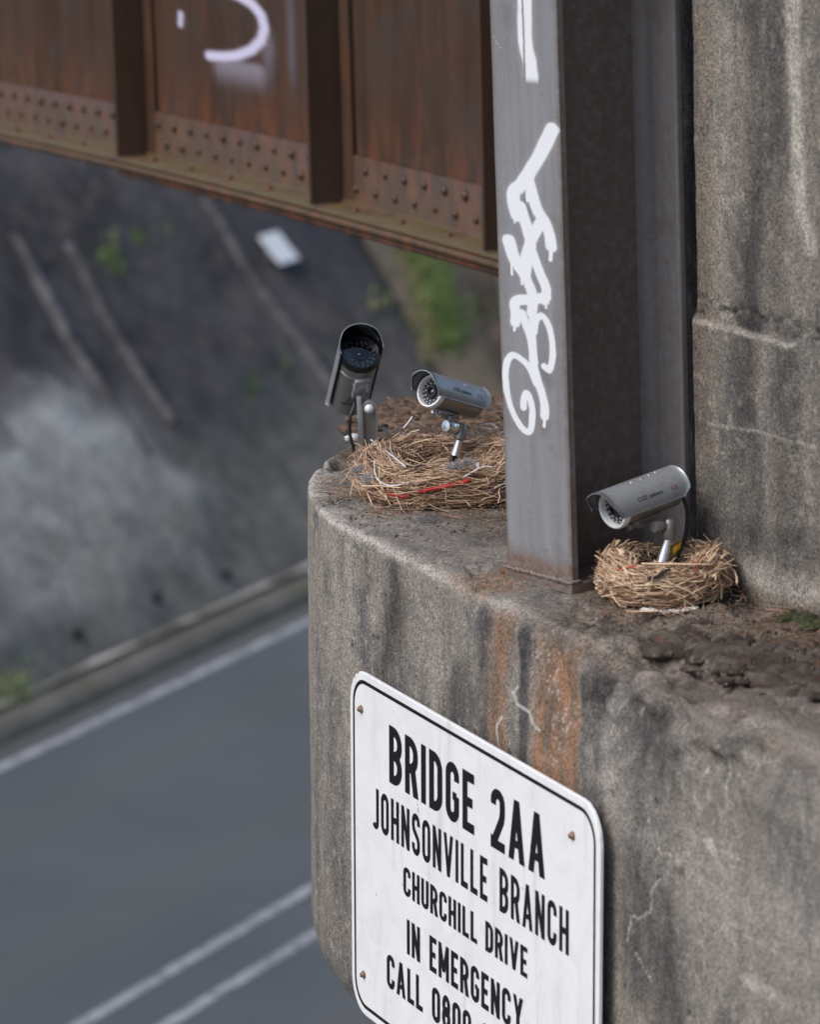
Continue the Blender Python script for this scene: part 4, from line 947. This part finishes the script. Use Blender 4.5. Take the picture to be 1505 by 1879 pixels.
# scraps woven into the large nest
cl = (NL, 0.174, 0.076)
P = [onnest(*p, *cl, 0.005) for p in ((768, 903), (790, 898), (822, 892), (850, 885), (862, 881))]; pts = bez(P, 30); m1 = MB()
m1.tube(pts, [0.0036 + 0.0007 * (k % 3 == 0) for k in range(len(pts))], 10, True); m1.build('red_cord', M['red'], nl)
P = [onnest(*p, *cl, 0.003) for p in ((704, 904), (716, 907), (728, 908), (740, 911), (753, 909))]; pts = bez(P, 16); m1 = MB()
m1.tube(pts, [0.0034 + 0.0009 * (k % 4 < 2) for k in range(len(pts))], 10, True); m1.build('red_cord', M['red'], nl)
scrap('white_wire', nl, *cl, [(687, 845), (688, 866), (694, 880), (707, 889), (725, 891), (751, 886)], 0.0013, M['wplastic'], 0.006)
scrap('cable_tie', nl, *cl, [(684, 815), (700, 822), (722, 838), (746, 858)], 0.0016, M['wplastic'], 0.009, 6, .7)
scrap('cable_tie', nl, *cl, [(757, 770), (750, 781), (741, 791)], 0.0014, M['wplastic'], 0.006, 6, .6)
scrap('black_tape', nl, *cl, [(745, 856), (757, 857), (770, 855), (781, 853)], 0.0026, M['bplastic'], 0.010, 6, .6)
scrap('black_tape', nl, *cl, [(664, 828), (674, 834), (683, 839)], 0.0030, M['bplastic'], 0.010, 6, .6)
scrap('white_wire', nl, *cl, [(852, 875), (868, 866), (880, 858)], 0.0018, M['wplastic'], 0.005)
scrap('white_wire', nl, *cl, [(876, 861), (890, 856), (905, 858)], 0.0016, M['wplastic'], 0.005)
scrap('white_wire', nl, *cl, [(897, 902), (915, 892), (930, 886)], 0.0014, M['wplastic'], 0.006)
scrap('white_wire', nl, *cl, [(880, 786), (893, 781), (905, 783), (913, 790)], 0.0013, M['wplastic'], 0.004)
m1 = MB(); q = onnest(877, 853, *cl, .006); m1.box(q, (.006, .004, .008), None, .001); m1.build('tie_head', M['wplastic'], nl)
def fluff(root, q, r, n, seed, sc=(1, .5, .6)):
    r2 = random.Random(seed); m1 = MB(); c_ = np.array(q)
    for _ in range(n):
        p = c_ + np.array([r2.gauss(0, r * sc[0]), r2.gauss(0, r * sc[1]), r2.gauss(0, r * sc[2])]) * .55; d = np.array([r2.gauss(0, 1), r2.gauss(0, 1), r2.gauss(0, .7)]); d *= r * .5 / np.linalg.norm(d); e = np.array([r2.gauss(0, 1), r2.gauss(0, 1), r2.gauss(0, 1)]) * r * .2
        m1.tube([p - d, p + e, p + d], 0.0003, 3, False)
    o = m1.build('lint', M['greyfluff'], root); o['kind'] = 'stuff'
for k, (px, py, r) in enumerate(((665, 865, .018), (680, 880, .014), (858, 852, .014), (715, 838, .010), (835, 858, .014))): fluff(nl, onnest(px, py, *cl, .002), r, 300, 40 + k)
# scraps in the small nest
cr = (NRc, 0.108, 0.068)
scrap('black_tape', nr, *cr, [(1189, 1061), (1203, 1059), (1215, 1052), (1230, 1044)], 0.0050, M['bplastic'], 0.010, 6, .4)
scrap('white_tag', nr, *cr, [(1091, 1060), (1101, 1066)], 0.0040, M['wplastic'], 0.006, 6, .4)
scrap('white_tag', nr, *cr, [(1332, 1046), (1339, 1038), (1343, 1040)], 0.0026, M['wplastic'], 0.004, 6, .4)
scrap('white_wire', nr, *cr, [(1190, 1012), (1192, 1022)], 0.0011, M['wplastic'], 0.003)
scrap('red_thread', nr, *cr, [(1132, 1046), (1150, 1042), (1173, 1038)], 0.0011, M['red'], 0.006)
scrap('red_thread', nr, *cr, [(1275, 1052), (1282, 1030), (1292, 1018), (1308, 1010)], 0.0009, M['red'], 0.006)
scrap('red_thread', nr, *cr, [(1311, 1050), (1315, 1066), (1313, 1078)], 0.0009, M['red'], 0.006)
scrap('yellow_scrap', nr, *cr, [(1115, 1049), (1119, 1044)], 0.0030, M['yellow'], 0.007, 6, .5)
scrap('yellow_scrap', nr, *cr, [(1314, 1054), (1322, 1051)], 0.0022, M['yellow'], 0.007, 6, .5)
m1 = MB(); q = ony(1235, 1008, NRc[1] + .02) - NRc
V = [ony(x + 5, y - 2, NRc[1] - .002 + .003 * k) - NRc for k, (x, y) in enumerate(((1229, 1022), (1232, 1004), (1240, 1001), (1246, 993), (1244, 1008), (1235, 1014), (1236, 1020)))]
m1.add(V + [v + np.array([.0005, .0012, 0]) for v in V], [tuple(range(7)), tuple(range(7, 14))[::-1]] + [(i, (i + 1) % 7, 7 + (i + 1) % 7, 7 + i) for i in range(7)]); m1.build('orange_scrap', M['yellow'], nr)
# broad straws wrapping the front of the small nest
for (x0, y0, x1, y1, r) in ((1178, 1034, 1330, 1036, .0040), (1245, 1100, 1300, 1074, .0030), (1105, 1095, 1118, 1064, .0030), (1120, 1078, 1205, 1060, .0022), (1150, 1122, 1262, 1120, .0045), (1185, 1072, 1215, 1068, .0035), (1160, 1105, 1240, 1112, .0040), (1312, 1060, 1322, 1118, .0012), (1293, 1096, 1290, 1128, .0012)):
    P = [onnest(x0 + (x1 - x0) * k / 5, y0 + (y1 - y0) * k / 5, *cr, .007 + .002 * rnd.random()) for k in range(6)]; m1 = MB(); m1.tube(P, [r * (.75 + .25 * math.sin(k)) for k in range(6)], 6, True, rnd.uniform(.65, 1), .35); m1.build('stalk', M['straw'], nr, attr='tint')
# pale dropping rim under the small nest
m1 = crust('x', strip_pts([(1180, 1119), (1200, 1121), (1225, 1124), (1255, 1122), (1276, 1116)], 0.0012), lambda x, y: 0.0015, .0022, .0055, 60, 160, 15, .6); P = [onz(x, y, 0.003) for x, y in ((1175, 1120), (1200, 1124), (1225, 1126), (1255, 1124), (1278, 1117))]; pass
tag(m1.build('bird_dropping', simple('dropping_white', (0.62, 0.60, 0.56), .8, var=.2, bump=.6, dist=.003), smooth_=True), 'white crust of droppings on the concrete under the smaller nest', 'droppings')

# fallen needles and crumbs on the pier top
mb = MB(); r2 = random.Random(77)
def litter(px0, py0, px1, py1, n, L0, L1):
    for _ in range(n):
        p = onz(r2.uniform(px0, px1), r2.uniform(py0, py1), 0.004); th = r2.uniform(0, math.pi); L = r2.uniform(L0, L1); d = np.array([math.cos(th), math.sin(th), 0]) * L / 2
        e = np.array([-d[1], d[0], 0]) * r2.uniform(-.5, .5); mb.tube([p - d, p + e + np.array([0, 0, r2.uniform(0, .004)]), p + d + np.array([0, 0, r2.uniform(0, .006)])], r2.uniform(.0004, .0009), 4, False, r2.uniform(.0, .6))
litter(600, 880, 700, 920, 60, .01, .06); litter(660, 900, 930, 950, 110, .01, .06); litter(700, 735, 930, 790, 160, .01, .06); litter(640, 800, 700, 860, 70, .01, .05)
litter(1090, 1105, 1260, 1135, 60, .005, .03); litter(1240, 1080, 1500, 1170, 90, .005, .035)
tag(mb.build('needle_litter', M['straw'], attr='tint'), 'loose dry needles scattered on the pier top around the nests', 'litter', kind='stuff')
mb = MB()
for _ in range(900):
    px, py = r2.choice(((r2.uniform(590, 930), r2.uniform(860, 985)), (r2.uniform(640, 940), r2.uniform(730, 800)), (r2.uniform(1080, 1500), r2.uniform(1095, 1260)))); p = onz(px, py, 0.001)
    if (FACE - p @ N0) < 0.03: continue
    mb.ball(p, r2.uniform(.0012, .0045), 5, sc=(1, r2.uniform(.6, 1), .7))
tag(mb.build('grit', simple('grit', (0.13, 0.105, 0.085), .95, nscale=30, var=.7)), 'brown crumbs of soil and grit on the pier top', 'grit', kind='stuff')

# ================================================================== SECURITY CAMERAS
t = NT('silver_paint'); f = t.noise(900, 2, .6); g2 = t.noise(45, 5, .7); M['silver'] = t.out(t.mix(t.ramp(g2, .48, .72, 0, .45), t.mix(t.ramp(f, .3, .7), (0.32, 0.34, 0.36), (0.41, 0.43, 0.45)), (0.20, 0.185, 0.17)), t.ramp(g2, .3, .7, .30, .5), t.bump(f, .05, .0002), 0.45)
t = NT('brushed_body'); f = t.noise(500, 3, .6, (1, 1, .1)); M['bodym'] = t.out(t.mix(t.ramp(f, .3, .7), (0.26, 0.25, 0.245), (0.33, 0.32, 0.31)), 0.40, None, 0.7)
M['chrome'] = simple('chrome', (0.72, 0.72, 0.72), 0.24, 0.85, 300, .08, .05, .0002); M['bezel'] = simple('silver_bezel', (0.80, 0.81, 0.83), 0.28, 0.15, var=.04); M['matt'] = simple('matt_black', (0.012, 0.013, 0.014), 0.45); M['gloss'] = simple('gloss_black', (0.008, 0.009, 0.010), 0.12, var=.1, bump=.02)
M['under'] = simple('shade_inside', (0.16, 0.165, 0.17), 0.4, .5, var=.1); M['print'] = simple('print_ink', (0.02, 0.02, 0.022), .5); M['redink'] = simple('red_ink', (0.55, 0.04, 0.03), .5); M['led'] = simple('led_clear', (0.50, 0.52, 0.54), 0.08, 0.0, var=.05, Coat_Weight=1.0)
t = NT('cover_glass'); M['glass'] = t.out((0.9, 0.92, 0.95), 0.02, None, 0.0, Transmission_Weight=1.0, IOR=1.45)
def camera_unit(px, py, Y, dcam, up, sc, label, black=False, cable=None, screws=(), rollshade=0.0):
    dcam = np.array(dcam, float); dcam /= np.linalg.norm(dcam)
    X = dcam[0] * R_ - dcam[1] * U_ + dcam[2] * F_; X /= np.linalg.norm(X)      # lens direction in the world
    Z = np.array(up, float); Z = Z - X * (Z @ X); Z /= np.linalg.norm(Z); Yv = np.cross(Z, X)
    root = empty('security_camera', (0, 0, 0), label, 'security camera', 'dummy security cameras in the nests')
    mw = Matrix(((X[0], Yv[0], Z[0], 0), (X[1], Yv[1], Z[1], 0), (X[2], Yv[2], Z[2], 0), (0, 0, 0, 1))); pos = ony(px, py, Y)
    root.matrix_world = Matrix.Translation(Vector(pos)) @ mw @ Matrix.Scale(sc, 4)
    ex = (1, 0, 0)
    # sun shade: a curved shell, open below, its front edge raked
    rs, th_ = 0.0365, 0.0013; A = rad(100); nA, nX = 40, 14; V = []
    for sh in (rs, rs - th_):
        for i in range(nX):
            for k in range(nA + 1):
                a = -A + 2 * A * k / nA; u = abs(a) / A; xf = 0.092 - 0.016 * smooth(.45, 1., np.array([u]))[0] - 0.0; xb = -0.085 + 0.012 * float(smooth(.75, 1., np.array([u]))[0])
                x = xb + (xf - xb) * i / (nX - 1); V.append((x, sh * math.sin(a), sh * math.cos(a)))
    m_ = nA + 1; n1_ = nX * m_; Fo = [tuple(q) for q in grid_faces(nX, m_)]; Fi = [tuple(i + n1_ for i in q[::-1]) for q in Fo]; rim = []
    for k in range(nA): rim += [(k, k + 1, n1_ + k + 1, n1_ + k), ((nX - 1) * m_ + k, n1_ + (nX - 1) * m_ + k, n1_ + (nX - 1) * m_ + k + 1, (nX - 1) * m_ + k + 1)]
    for i in range(nX - 1):
        for k in (0, nA): rim.append((i * m_ + k, (i + 1) * m_ + k, n1_ + (i + 1) * m_ + k, n1_ + i * m_ + k))
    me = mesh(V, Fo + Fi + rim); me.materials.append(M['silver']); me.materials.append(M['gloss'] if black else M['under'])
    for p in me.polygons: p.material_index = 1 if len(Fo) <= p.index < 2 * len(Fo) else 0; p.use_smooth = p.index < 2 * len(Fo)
    shade = link('sun_shade', me, None, root)
    mb = MB(); mb.lathe((0, 0, 0), ex, [(-0.074, 0.0005), (-0.074, 0.028), (-0.071, 0.031), (0.030, 0.031), (0.0305, 0.0303), (0.0315, 0.0303), (0.032, 0.031), (0.052, 0.031)], 48); mb.build('housing', M['bodym'], root, auto=35)
    bz = M['gloss'] if black else M['bezel']
    mb = MB(); mb.lathe((0, 0, 0), ex, [(0.050, 0.031), (0.052, 0.0335), (0.060, 0.0335), (0.0635, 0.0315), (0.0635, 0.0285), (0.060, 0.0275), (0.050, 0.0272)], 56); mb.build('bezel', bz, root, auto=50)
    mb = MB(); mb.lathe((0, 0, 0), ex, [(0.052, 0.0275), (0.0525, 0.0135), (0.056, 0.0125), (0.060, 0.0110), (0.060, 0.0085), (0.054, 0.0075)], 40); mb.lathe((0, 0, 0), ex, [(0.0545, 0.0080), (0.0545, 0.0001)], 24); face = mb.build('lens_plate', M['gloss'] if black else M['matt'], root, auto=40)
    mb = MB(); mb.ball((0.0525, 0, 0), 0.0072, 20, sc=(.8, 1, 1)); mb.build('lens', simple('coated_lens', (0.02, 0.03, 0.04), 0.03, .3, var=.1, Coat_Weight=1.0), face, True)
    for rr, nn, o2 in ((0.0180, 12, 0), (0.0234, 18, .15)):
        for k in range(nn):
            a = 2 * math.pi * k / nn + o2; 
            if k == 0: mb = MB(); mb.ball((0, 0, 0), 0.0017, 8, sc=(1.3, 1, 1)); l0 = mb.build('led', M['led'], face, True); o = l0
            else: o = l0.copy(); C.objects.link(o)
            o.location = (0.0535, rr * math.cos(a), rr * math.sin(a))
    if black:
        mb = MB(); mb.lathe((0, 0, 0), ex, [(0.0604, 0.0001), (0.0602, 0.012), (0.0598, 0.0276)], 40); mb.lathe((0, 0, 0), ex, [(0.0614, 0.0001), (0.0612, 0.012), (0.0606, 0.0276)], 40); mb.build('cover_glass', M['glass'], root, True)
    # print on both sides of the shade
    for side in (1, -1):
        cu = bpy.data.curves.new('print', 'FONT'); cu.body = 'CCD camera'; cu.size = 0.0096; cu.offset = 0.00022; cu.space_character = 1.12; cu.align_x = 'CENTER'; cu.resolution_u = 3
        to = bpy.data.objects.new('tmp', cu); C.objects.link(to); dg = bpy.context.evaluated_depsgraph_get(); tm = bpy.data.meshes.new_from_object(to.evaluated_get(dg)); bpy.data.objects.remove(to)
        bm = bmesh.new(); bm.from_mesh(tm); bm.normal_update()
        for v in bm.verts:
            a = rad(76) - v.co.y / rs - 0.10; v.co = Vector((0.006 - side * v.co.x, side * (rs + .0004) * math.sin(a), (rs + .0004) * math.cos(a)))
        bm.to_mesh(tm); bm.free(); tm.materials.clear(); link('lettering', tm, M['print'], shade)
        for nm, mt, u0, u1, v0, v1 in (('logo_mark', M['redink'], -0.0475, -0.0445, .0015, .0045), ('logo_mark', M['print'], -0.0545, -0.0525, .0010, .0045), ('logo_line', M['print'], -0.0555, -0.0435, -.0008, .0), ('logo_line', M['print'], -0.0435, -0.0430, -.0008, .0062), ('logo_line', M['print'], -0.0560, -0.0555, -.0008, .0062), ('logo_line', M['print'], -0.0555, -0.0435, .0058, .0062)):
            V = []
            for k in range(4):
                for u in (u0, u1): a = rad(76) - (v0 + (v1 - v0) * k / 3) / rs - .10; V.append((u if side > 0 else u, side * (rs + .0004) * math.sin(a), (rs + .0004) * math.cos(a)))
            link(nm, mesh(V, grid_faces(4, 2)), mt, shade)
    for (sx_, sa_, sr_) in screws:
        a = rad(sa_); q = np.array([sx_, (rs - .0002) * math.sin(a), (rs - .0002) * math.cos(a)]); nn = np.array([0, math.sin(a), math.cos(a)])
        mb = MB(); mb.lathe(q, nn, [(0, sr_), (.0008, sr_), (.0014, sr_ * .7), (.0014, sr_ * .35), (.0009, sr_ * .3), (.0009, .0001)], 16); mb.build('screw', M['chrome'], shade, auto=40)
    return root, X, Yv, Z, pos, sc
def world_part(name, mb, mat, root, auto=40):
    """geometry given in world metres, parented to a camera whose Empty has its own frame"""
    iv = root.matrix_world.inverted(); mb.v = [tuple(iv @ Vector(v)) for v in mb.v]; return mb.build(name, mat, root, auto=auto)
def rnd_rod(p0, p1, prof):
    mb = MB(); p0 = np.array(p0); p1 = np.array(p1); L = np.linalg.norm(p1 - p0); mb.lathe(p0, p1 - p0, [(t_ * L, r) for t_, r in prof], 28); return mb

# --- camera in the large nest
c2, X, Y, Z, pos, s_ = camera_unit(826, 728, 7.40, (-.64, -.16, -.75), (0.05, 0, 1), 0.95, 'silver bullet security camera with pale ring facing left, standing in the larger nest', screws=((-.010, 38, .0022), (-.018, 38, .0018)))
def loc2(a, b, c_, r=c2): return np.array((r.matrix_world @ Vector((a, b, c_)))[:])
mb = MB(); mb.box((0, 0, -0.0345), (.058, .022, .009), None, .0015); mb.box((0.0, 0, -0.0415), (.044, .016, .006), None, .001); mb.build('mount_rail', M['bodym'], c2, auto=40)
mb = MB(); mb.lathe((0.029, 0, -0.038), (1, 0, 0), [(0, .0045), (.010, .0045), (.012, .003), (.012, .0001)], 16); mb.build('rail_knob', M['chrome'], c2, auto=40)
j = ony(827, 783, 7.39); e = ony(847, 786, 7.41); k_ = ony(843, 808, 7.40); b_ = ony(836, 836, 7.395); tp = ony(819, 877, 7.38)
jd = (e - j) / np.linalg.norm(e - j)
world_part('ball_joint', rnd_rod(j - jd * .014, j + jd * .016, [(0, .0001), (.02, .0105), (.18, .0135), (.40, .0138), (.42, .0125), (.46, .0125), (.48, .0138), (.80, .0138), (.95, .011), (1, .0001)]), M['chrome'], c2)
mb = rnd_rod(ony(827, 762, 7.39), j, [(0, .008), (1, .008)]); world_part('neck', mb, M['bodym'], c2)
world_part('elbow', rnd_rod(ony(849, 776, 7.41), k_, [(0, .0001), (.04, .0085), (.3, .0115), (.8, .0115), (.96, .010), (1, .0001)]), M['bodym'], c2)
world_part('stem', rnd_rod(k_, b_, [(0, .0065), (.15, .0065), (1, .0098), (1.0, .0001)]), M['chrome'], c2)
mb = MB(); mb.box((b_ + tp) / 2, (0.009, 0.005, np.linalg.norm(b_ - tp)), [np.cross((0, 1, 0), (b_ - tp) / np.linalg.norm(b_ - tp)), (0, 1, 0), (b_ - tp) / np.linalg.norm(b_ - tp)], .001)
world_part('foot', mb, M['gloss'], c2)

# --- camera in the small nest
c3, X, Y, Z, pos, s_ = camera_unit(1174, 917, 6.52, (-.745, .265, -.60), (0.0, -0.05, 1), 1.0, 'silver bullet security camera tilted down to the left, standing in the smaller nest', screws=((.020, 6, .0018), (-.004, 4, .0042), (-.024, 2, .0020), (-.040, 0, .0020), (.046, -62, .0013), (.052, -62, .0013)))
mb = MB(); mb.box((-0.006, 0, -0.0345), (.058, .022, .009), None, .0015); mb.box((-0.012, 0, -0.0425), (.044, .016, .008), None, .001); mb.build('mount_rail', M['bodym'], c3, auto=40)
mb = MB(); mb.lathe((0.024, 0, -0.040), (1, 0, 0), [(-.004, .006), (.005, .006), (.006, .004), (.006, .0001)], 16); mb.build('rail_knob', M['bodym'], c3, auto=40)
j = ony(1207, 966, 6.50); e = ony(1228, 962, 6.52); jd = (e - j) / np.linalg.norm(e - j)
world_part('ball_joint', rnd_rod(j - jd * .010, j + jd * .018, [(0, .0001), (.02, .009), (.2, .0105), (.5, .0105), (.55, .007), (.98, .007), (1, .0001)]), M['bodym'], c3)
world_part('elbow', rnd_rod(ony(1229, 949, 6.52), ony(1226, 992, 6.515), [(0, .0001), (.03, .006), (.14, .0100), (.45, .0108), (.85, .0108), (.96, .009), (1, .0001)]), M['bodym'], c3)
world_part('stem', rnd_rod(ony(1226, 990, 6.515), ony(1214, 1040, 6.505), [(0, .0070), (.1, .0070), (1, .0112), (1, .0001)]), M['chrome'], c3)
mb = MB(); mb.tube(bez([ony(1246, 905, 6.60), ony(1255, 915, 6.60), ony(1262, 945, 6.59), ony(1258, 985, 6.57), ony(1248, 1010, 6.55), ony(1238, 1035, 6.54)], 8), 0.0034, 10); world_part('cable', mb, M['bplastic'], c3, 60)

# --- camera behind the large nest
c1, X, Y, Z, pos, s_ = camera_unit(651, 688, 7.66, (.15, -.545, -.825), (-.05, 0, 1), 1.20, 'silver security camera with black lens aimed up, on a forked stand behind the larger nest', black=True)
mb = MB(); mb.box((0.012, 0, -0.0345), (.046, .026, .007), None, .001); mb.build('mount_rail', M['silver'], c1, auto=40)
def folded(pts, w, th_, mat, name, root, Yb):
    """bent sheet-metal strap: centre line in photo points at depth Yb"""
    P = [ony(x, y, Yb + dy) for x, y, dy in pts]; Wv = np.array([.97, -.25, -.0]); Wv /= np.linalg.norm(Wv); mb = MB()
    for i in range(len(P) - 1):
        d = P[i + 1] - P[i]; L = np.linalg.norm(d); d /= L; n_ = np.cross(d, Wv); n_ /= np.linalg.norm(n_); w_ = w[i]; mb.box((P[i] + P[i + 1]) / 2, (w_, th_, L + th_ * .8), [Wv, n_, d], .0005)
    return world_part(name, mb, mat, root)
folded([(664, 695, -.03), (663, 706, -.045), (667, 714, -.035), (661, 722, -.025), (663, 734, -.02)], [.034, .026, .026, .020], .0035, M['silver'], 'clip', c1, 7.66)
q1 = ony(678, 748, 7.62); a_top = q1; a_bot = ony(681, 836, 7.64); dwn = (a_bot - a_top) / np.linalg.norm(a_bot - a_top); side = np.array([.99, -.1, 0]); nrmv = np.cross(dwn, side); nrmv /= np.linalg.norm(nrmv); nrmv = -nrmv if nrmv[1] > 0 else nrmv; side = np.cross(nrmv, dwn)
mb = MB()       # round-topped U-shaped arm: outline lofted outwards
def arm_outline(r): return [q1 + side * (r * math.cos(rad(a))) - dwn * (r * math.sin(rad(a))) for a in range(0, 181, 12)] 
for r0, r1, d0, d1 in ((.0145, .0130, .006, .006),):
    O = arm_outline(r0); I = arm_outline(r1); Lb = np.linalg.norm(a_bot - a_top); O = [q1 + side * r0 + dwn * Lb] + O + [q1 - side * r0 + dwn * Lb]; I = [q1 + side * r1 + dwn * Lb] + I + [q1 - side * r1 + dwn * Lb]; n_ = len(O)
    V = [p + nrmv * .006 for p in O] + [p + nrmv * .006 for p in I] + [p - nrmv * .006 for p in I] + [p - nrmv * .006 for p in O]; mb.add(V, [(a * n_ + i, a * n_ + i + 1, ((a + 1) % 4) * n_ + i + 1, ((a + 1) % 4) * n_ + i) for a in range(4) for i in range(n_ - 1)])
world_part('arm_rim', mb, M['silver'], c1)
mb = MB(); O = arm_outline(.0131); O = [q1 + side * .0131 + dwn * Lb] + O + [q1 - side * .0131 + dwn * Lb]; n_ = len(O); mb.add([p - nrmv * .002 for p in O] + [p - nrmv * .005 for p in O], [tuple(range(n_)), tuple(range(n_, 2 * n_))[::-1]]); world_part('arm_web', mb, M['bodym'], c1)
mb = MB(); mb.box(q1 - side * .0195 + dwn * (Lb / 2 - .012), (.009, .010, Lb + .022), [side, nrmv, dwn], .001); world_part('arm_side', mb, M['silver'], c1)
mb = MB(); mb.lathe(q1 - nrmv * .002, nrmv, [(0, .0120), (.004, .0120), (.004, .0092), (.010, .0088), (.013, .006), (.0142, .0001)], 36); world_part('knob', M and mb, M['bezel'], c1)
for k in range(14):
    a = 2 * math.pi * k / 14; rdir = side * math.cos(a) + dwn * math.sin(a); mb = MB(); mb.box(q1 + rdir * .0106 + nrmv * .0022, (.0024, .0020, .0010), [rdir, np.cross(nrmv, rdir), nrmv]); world_part('notch', mb, M['gloss'], c1)
mb = MB(); mb.box(ony(676, 834, 7.64) + np.array([0, 0, -.004]), (.05, .04, .006), None, .001); world_part('foot', mb, M['silver'], c1)
mb = MB(); mb.tube(bez([ony(607, 715, 7.74), ony(612, 728, 7.72), ony(625, 738, 7.68), ony(643, 740, 7.65), ony(650, 736, 7.64), ony(650, 744, 7.63), ony(643, 765, 7.62), ony(642, 795, 7.62), ony(648, 818, 7.62), ony(650, 830, 7.63)], 8), 0.0032, 10); world_part('cable', mb, M['bplastic'], c1, 60)
# white scrap beside the stand
mb = crust('x', lambda r2: (onz(649, 806)[0] + r2.gauss(0, .005), onz(649, 806)[1] + r2.gauss(0, .008)), lambda x, y: 0.004, .004, .008, 14, 120, 5, .8)
tag(mb.build('paper_scrap', simple('pale_scrap', (0.6, 0.6, 0.6), .8, var=.2), smooth_=True), 'crumpled pale scrap on the pier beside the forked camera stand', 'scrap')
